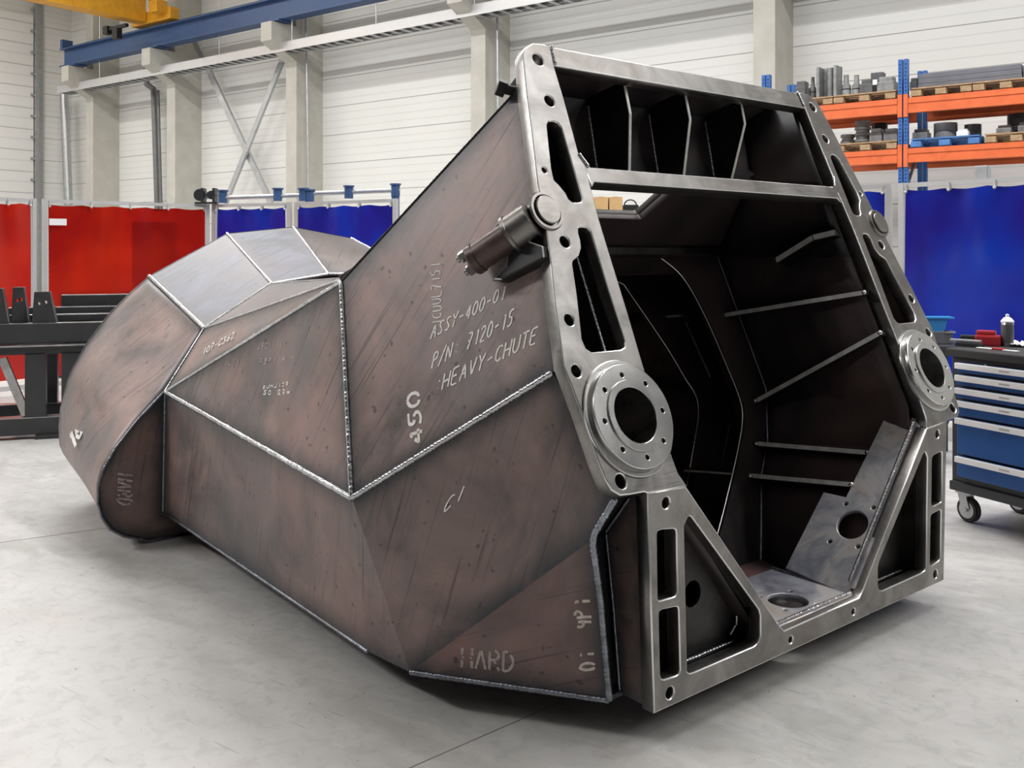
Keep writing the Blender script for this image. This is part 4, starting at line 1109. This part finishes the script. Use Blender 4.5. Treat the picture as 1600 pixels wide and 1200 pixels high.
bm = BM(); box(bm, (.07, 0, .003), (.08, .03, .003)); box(bm, (-.08, .01, .003), (.09, .035, .003)); from_bm('blade', bm, M['white'], root)
p = top(1592, 541); root = empty('cleaning_cloth', p, 'crumpled white cloth on the cabinet, cut by the photo edge', 'cloth')
bm = BM(); V = [[bm.verts.new((-.07+.14*i/9, -.06+.12*k/9, .008+.012*abs(math.sin(i*1.3)+math.cos(k*1.7+i)))) for k in range(10)] for i in range(10)]
for i in range(9):
    for k in range(9): bm.faces.new((V[i][k], V[i+1][k], V[i+1][k+1], V[i][k+1]))
o = from_bm('cloth', bm, M['white'], root, True); o.modifiers.new('s', 'SOLIDIFY').thickness = .003
# bench vise on a dark bench behind the cabinet
YV = 6.6
p = pt(1440, YV); root = empty('work_bench', p, 'dark workbench half hidden between chute and tool cabinet', 'workbench', None, -TH-.1)
zv = pz(541, YV)
bm = BM(); box(bm, (0, .3, zv-.03), (.75, .6, .06), bev=.005); from_bm('worktop', bm, M['cab_dark'], root)
for x in (-.32, .32):
    for y in (.05, .55):
        bm = BM(); box(bm, (x, y, (zv-.06)/2), (.06, .06, zv-.06)); from_bm('leg', bm, M['cab_dark'], root)
p = pt(1466, YV+.2, zv); root = empty('bench_vise', p, 'light blue bench vise on the dark workbench behind the chute', 'vise', None, -TH-.1)
bm = BM(); box(bm, (0, 0, .045), (.16, .12, .09), bev=.006); from_bm('base', bm, M['slate'], root)
bm = BM(); box(bm, (.06, -.02, .085), (.07, .1, .01)); from_bm('slide_plate', bm, M['galv'], root)
bm = BM()
A_ = [bm.verts.new(v) for v in ((-.07, -.04, .09), (.03, -.04, .09), (.05, -.04, .175), (-.09, -.04, .175))]; B_ = [bm.verts.new(v.co+Vector((0, .1, 0))) for v in A_]
bm.faces.new(A_); bm.faces.new(B_[::-1])
for k in range(4): bm.faces.new((A_[k-1], B_[k-1], B_[k], A_[k]))
bmesh.ops.recalc_face_normals(bm, faces=bm.faces); from_bm('jaw_body', bm, M['light_blue'], root)
bm = BM(); box(bm, (0, .01, .183), (.19, .12, .014), bev=.003); from_bm('anvil', bm, M['light_blue'], root)

# ---- pallet racking along the wall
BK = 13.3; RD = 1.0
aU = aw(1412, BK); aUL = aw(1198, BK); aUR = aU+(aU-aUL)
ztop_ = zw(1414, 93, BK); zA1 = zw(1412, 154, BK); zA0 = zw(1412, 178, BK); zB1 = zw(1410, 233, BK); zB0 = zw(1410, 255, BK)
RK = empty('pallet_rack', hall(aU, BK, 0), 'blue and orange pallet rack loaded with dark castings above the blue screens', 'pallet rack')
def rpart(n, bm, m):
    o = hobj(n, bm, M[m]); return child(o, RK)
for a in (aUL, aU, aUR):
    for b in (BK, BK+RD):
        bm = BM()
        box(bm, (a-.035, b, ztop_/2), (.05, .08, ztop_)); box(bm, (a+.035, b, ztop_/2), (.05, .08, ztop_)); rpart('upright', bm, 'rack_blue')
        if b == BK:
            bm = BM(); z = 2.2
            while z < ztop_-.03:
                for s_ in (-.035, .035): box(bm, (a+s_, b-.041, z), (.014, .003, .022))
                z += .05
            rpart('slot_row', bm, 'hole')
            for zz in ((zA0+zA1)/2, (zB0+zB1)/2):
                for s_ in (-.037, .037):
                    bm = BM(); box(bm, (a+s_, b-.048, zz), (.056, .012, .30)); rpart('beam_connector', bm, 'orange')
    bm = BM(); z = .4; s_ = 0
    while z < ztop_-1.0:
        bar(bm, (a, BK+(RD if s_ else 0), z), (a, BK+(0 if s_ else RD), z+.9), .03, .04); z += .9; s_ = 1-s_
    rpart('diagonal_brace', bm, 'cast')
for a0_, a1_ in ((aUL, aU), (aU, aUR)):
    for z1_, z0_ in ((zA1, zA0), (zB1, zB0)):
        for b in (BK-.02, BK+RD):
            bm = BM(); h_ = z1_-z0_; box(bm, ((a0_+a1_)/2, b, z0_+h_/2), (a1_-a0_-.14, .05, h_)); box(bm, ((a0_+a1_)/2, b-.012, z0_+h_*.78), (a1_-a0_-.14, .05, h_*.3)); box(bm, ((a0_+a1_)/2, b-.012, z0_+h_*.16), (a1_-a0_-.14, .05, h_*.3)); rpart('load_beam', bm, 'orange')
def pallet(px0, px1, z, mat, lab, grp='pallets on the rack'):
    a0_, a1_ = aw(px0, BK), aw(px1, BK); w_ = a1_-a0_
    root = empty('pallet', hall((a0_+a1_)/2, BK+.5, z), lab, 'pallet', grp, HANG)
    for s_ in (-.5, 0, .5):
        bm = BM()
        for y in (-.5, 0, .5): box(bm, (s_*(w_-.13), y*.96, .053), (.13, .12, .074))
        box(bm, (s_*(w_-.13), 0, .009), (.11, 1.04, .016)); from_bm('block_row', bm, M[mat], root)
    bm = BM()
    for k in range(7): box(bm, (0, -.46+k*.153, .116), (w_, .11, .018))
    from_bm('deck', bm, M[mat], root)
    bm = BM()
    for s_ in (-.5, 0, .5): box(bm, (s_*(w_-.13), 0, .0985), (.11, .92, .017))
    from_bm('stringers', bm, M[mat], root)
    return a0_, a1_, z+.126
ph_ = .163
PA = pallet(1208, 1302, zA1, 'wood', 'wooden pallet on the upper rack beam under the tall slotted casting')
PB = pallet(1304, 1400, zA1, 'wood', 'wooden pallet on the upper beam under the bottle-shaped castings')
PC = pallet(1424, 1519, zA1, 'wood', 'wooden pallet on the upper beam, next to the upright, under flat bars')
PD = pallet(1521, 1625, zA1, 'wood', 'wooden pallet at the photo edge on the upper beam, under flat bars')
PE = pallet(1305, 1402, zB1, 'wood', 'wooden pallet on the lower beam under the disc stacks')
PF_ = pallet(1424, 1531, zB1, 'wood_blue', 'blue painted pallet on the lower rack beam')
PG = pallet(1539, 1640, zB1, 'wood', 'wooden pallet at the photo edge on the lower beam')
def cast(name, px0, px1, py, zb_, lab, cat, fn, mat='cast', dep=.22, bo=.25, grp='castings on the rack'):
    b = BK+bo; a0_, a1_ = aw(px0, b), aw(px1, b); w_ = a1_-a0_; h_ = max(.05, zw((px0+px1)/2, py, b)-zb_)
    root = empty(name, hall((a0_+a1_)/2, b+dep/2, zb_), lab, cat, grp, HANG)
    fn(root, w_, dep, h_, M[mat]); return root
def f_block(r, w_, d_, h_, m):
    bm = BM(); box(bm, (0, 0, h_*.36), (w_, d_, h_*.72), bev=.012); from_bm('body', bm, m, r)
    bm = BM(); box(bm, (0, 0, h_*.84), (w_*.8, d_*.8, h_*.3), bev=.012); from_bm('cap', bm, m, r)
def f_slot(r, w_, d_, h_, m):
    bm = BM(); box(bm, (0, d_*.4, h_/2), (w_, d_*.2, h_), bev=.006); from_bm('back_wall', bm, m, r)
    for s_ in (-.42, .42):
        bm = BM(); box(bm, (s_*w_, 0, h_/2), (w_*.16, d_, h_*.97), bev=.01); from_bm('side_wall', bm, m, r)
    bm = BM(); cyl(bm, (.05*w_, 0, 0), (.05*w_, 0, h_*.95), w_*.16, seg=20); from_bm('centre_rib', bm, m, r)
def f_bottle(r, w_, d_, h_, m):
    bm = BM(); q = w_/2; lathe(bm, [(0, 0), (q, 0), (q, h_*.38), (q*.97, h_*.40), (q*.97, h_*.55), (q*.55, h_*.66), (q*.5, h_*.98), (q*.58, h_), (0, h_)], Matrix.Identity(4), 28); autosmooth(from_bm('body', bm, m, r))
    bm = BM(); lathe(bm, [(q*1.02, h_*.36), (q*1.02, h_*.41)], Matrix.Identity(4), 28); from_bm('band', bm, M['black'], r)
def f_ring(r, w_, d_, h_, m):
    q = w_/2; bm = BM(); lathe(bm, [(q*.6, 0), (q, 0), (q, h_*.48), (q*.96, h_*.5), (q, h_*.52), (q, h_), (q*.6, h_), (q*.6, 0)], Matrix.Identity(4), 36); autosmooth(from_bm('body', bm, m, r), 30)
    bm = BM(); lathe(bm, [(q*.3, 0), (q*.55, 0), (q*.55, h_*.6), (q*.3, h_*.6), (q*.3, 0)], Matrix.Identity(4), 30); from_bm('inner_sleeve', bm, M['black'], r)
def f_disc(r, w_, d_, h_, m):
    q = w_/2; bm = BM(); lathe(bm, [(0, 0), (q*.82, 0), (q*.82, h_*.45), (q, h_*.5), (q, h_*.92), (q*.95, h_), (q*.3, h_), (0, h_*.9)], Matrix.Identity(4), 36); autosmooth(from_bm('disc', bm, m, r), 30)
cast('slotted_casting', 1275, 1307, 102, PA[2], 'tall slotted grey casting standing on the upper rack beam', 'casting', f_slot, 'cast_mid', .26)
cast('sleeve_casting', 1242, 1258, 126, PA[2], 'short dark casting peeking over the chute corner', 'casting', f_block, 'cast')
cast('tube_casting', 1261, 1271, 119, PA[2], 'narrow dark cylinder beside the tall slotted casting', 'casting', f_bottle, 'cast')
cast('bottle_casting', 1311, 1326, 116, PB[2], 'bottle-shaped casting nearer the tall slotted casting', 'casting', f_bottle, 'cast_mid')
cast('bottle_casting', 1327.5, 1342, 116, PB[2], 'bottle-shaped casting beside the flat-topped blocks', 'casting', f_bottle, 'cast_mid')
cast('box_casting', 1343, 1363, 123, PB[2], 'low dark box casting right beside a bottle-shaped casting', 'casting', f_block, 'cast')
cast('box_casting', 1357, 1381, 112, PB[2], 'taller dark box casting in the back of the upper pallet', 'casting', f_block, 'cast', .2, .55)
cast('box_casting', 1370, 1397, 119, PB[2], 'dark box casting next to the blue upright on the upper pallet', 'casting', f_block, 'cast_mid')
b = BK+.2; c_ = hall(aw(1367, b), b, zw(1367, 126, b)); 
bm = BM(); box(bm, (0, 0, 0), (.06, .004, .07)); o = from_bm('paper_tag', bm, M['paper']); o.location = hall(aw(1367, BK+.235), BK+.235, PB[2]+.17); o.rotation_euler = (0, 0, HANG); tag(o, 'small white paper tag on the box casting of the upper pallet', 'tag')
for k in range(3):
    b = BK+.12; a0_, a1_ = aw(1434, b), aw(1597, b); zc = PC[2]
    ht = (zw(1434, 116, b)-zc)/3
    root = empty('flat_bar', hall((a0_+a1_)/2, b+.2, zc+k*ht), ('bottom', 'middle', 'top')[k]+' long grey flat bar of the bundle on the upper rack', 'steel bar', 'flat bars on the rack', HANG)
    bm = BM(); box(bm, (0, 0, ht/2), (a1_-a0_-k*.01, .4, ht*.96), bev=.004); from_bm('bar', bm, M['slate'], root)
cast('bar_bundle', 1599, 1640, 97, PD[2], 'end of another grey bar bundle cut by the photo edge', 'steel bar', f_block, 'slate', .4, .12)
cast('white_roll', 1421, 1433, 121, PC[2], 'white-topped small box between upright and flat bars', 'box', f_block, 'cast', .2, .2)
for k in range(4):
    hh = .085; cast('brake_disc', 1332, 1357, 0, PE[2]+k*hh, 'grey flanged disc, %s in the taller stack of four' % ('lowest', 'second from below', 'second from top', 'topmost')[k], 'disc', lambda r, w_, d_, h_, m: f_disc(r, w_, d_, .08, m), 'cast_mid', .22, .25, 'discs in the taller stack')
for k in range(2):
    hh = .085; cast('brake_disc', 1310, 1332, 0, PE[2]+k*hh, 'grey flanged disc, %s in the short stack of two' % ('lower', 'upper')[k], 'disc', lambda r, w_, d_, h_, m: f_disc(r, w_, d_, .08, m), 'cast_mid', .22, .3, 'discs in the short stack')
cast('block_casting', 1358, 1378, 200, PE[2], 'grey block casting next to the taller disc stack', 'casting', f_block, 'cast_mid')
cast('block_casting', 1380, 1402, 200, PE[2], 'grey block casting in front of the blue upright, lower pallet', 'casting', f_block, 'cast_mid')
cast('ring_casting', 1357, 1382, 191, PE[2], 'black round casting behind the grey blocks on the lower pallet', 'casting', f_ring, 'black', .3, .6)
cast('block_casting', 1425, 1449, 201, PF_[2], 'light grey block on the blue pallet beside the upright', 'casting', f_block, 'cast_mid')
cast('ring_casting', 1455, 1492, 191, PF_[2], 'large grooved ring casting in the middle of the blue pallet', 'casting', f_ring, 'cast_mid', .3)
cast('ring_casting', 1503, 1530, 193, PF_[2], 'dark ring casting behind the white box on the blue pallet', 'casting', f_ring, 'cast', .3, .4)
cast('white_carton', 1494, 1513, 201, PF_[2], 'small white box at the front of the blue pallet', 'box', f_block, 'paper', .12, .1)
cast('block_casting', 1556, 1580, 195, PG[2], 'grey block casting with a wide cap on the edge pallet', 'casting', f_block, 'cast_mid')
cast('rounded_housing', 1570, 1612, 176, PG[2], 'black rounded housing at the photo edge on the lower rack', 'housing', f_ring, 'black', .35, .55)
cast('block_casting', 1590, 1612, 190, PG[2], 'light grey block cut by the photo edge on the lower pallet', 'casting', f_block, 'cast_mid')
# small white box on the rail of the big blue screen
p = pt(1536, 7.45, 2.03)
bm = BM(); box(bm, (0, 0, .055), (.10, .07, .11), bev=.006); o = from_bm('junction_box', bm, M['galv']); o.location = p; o.rotation_euler = (0, 0, math.atan2((Q7-Q6).y, (Q7-Q6).x)); tag(o, 'small grey box on the top rail of the deep-blue screen', 'box')
bpy.context.view_layer.update()
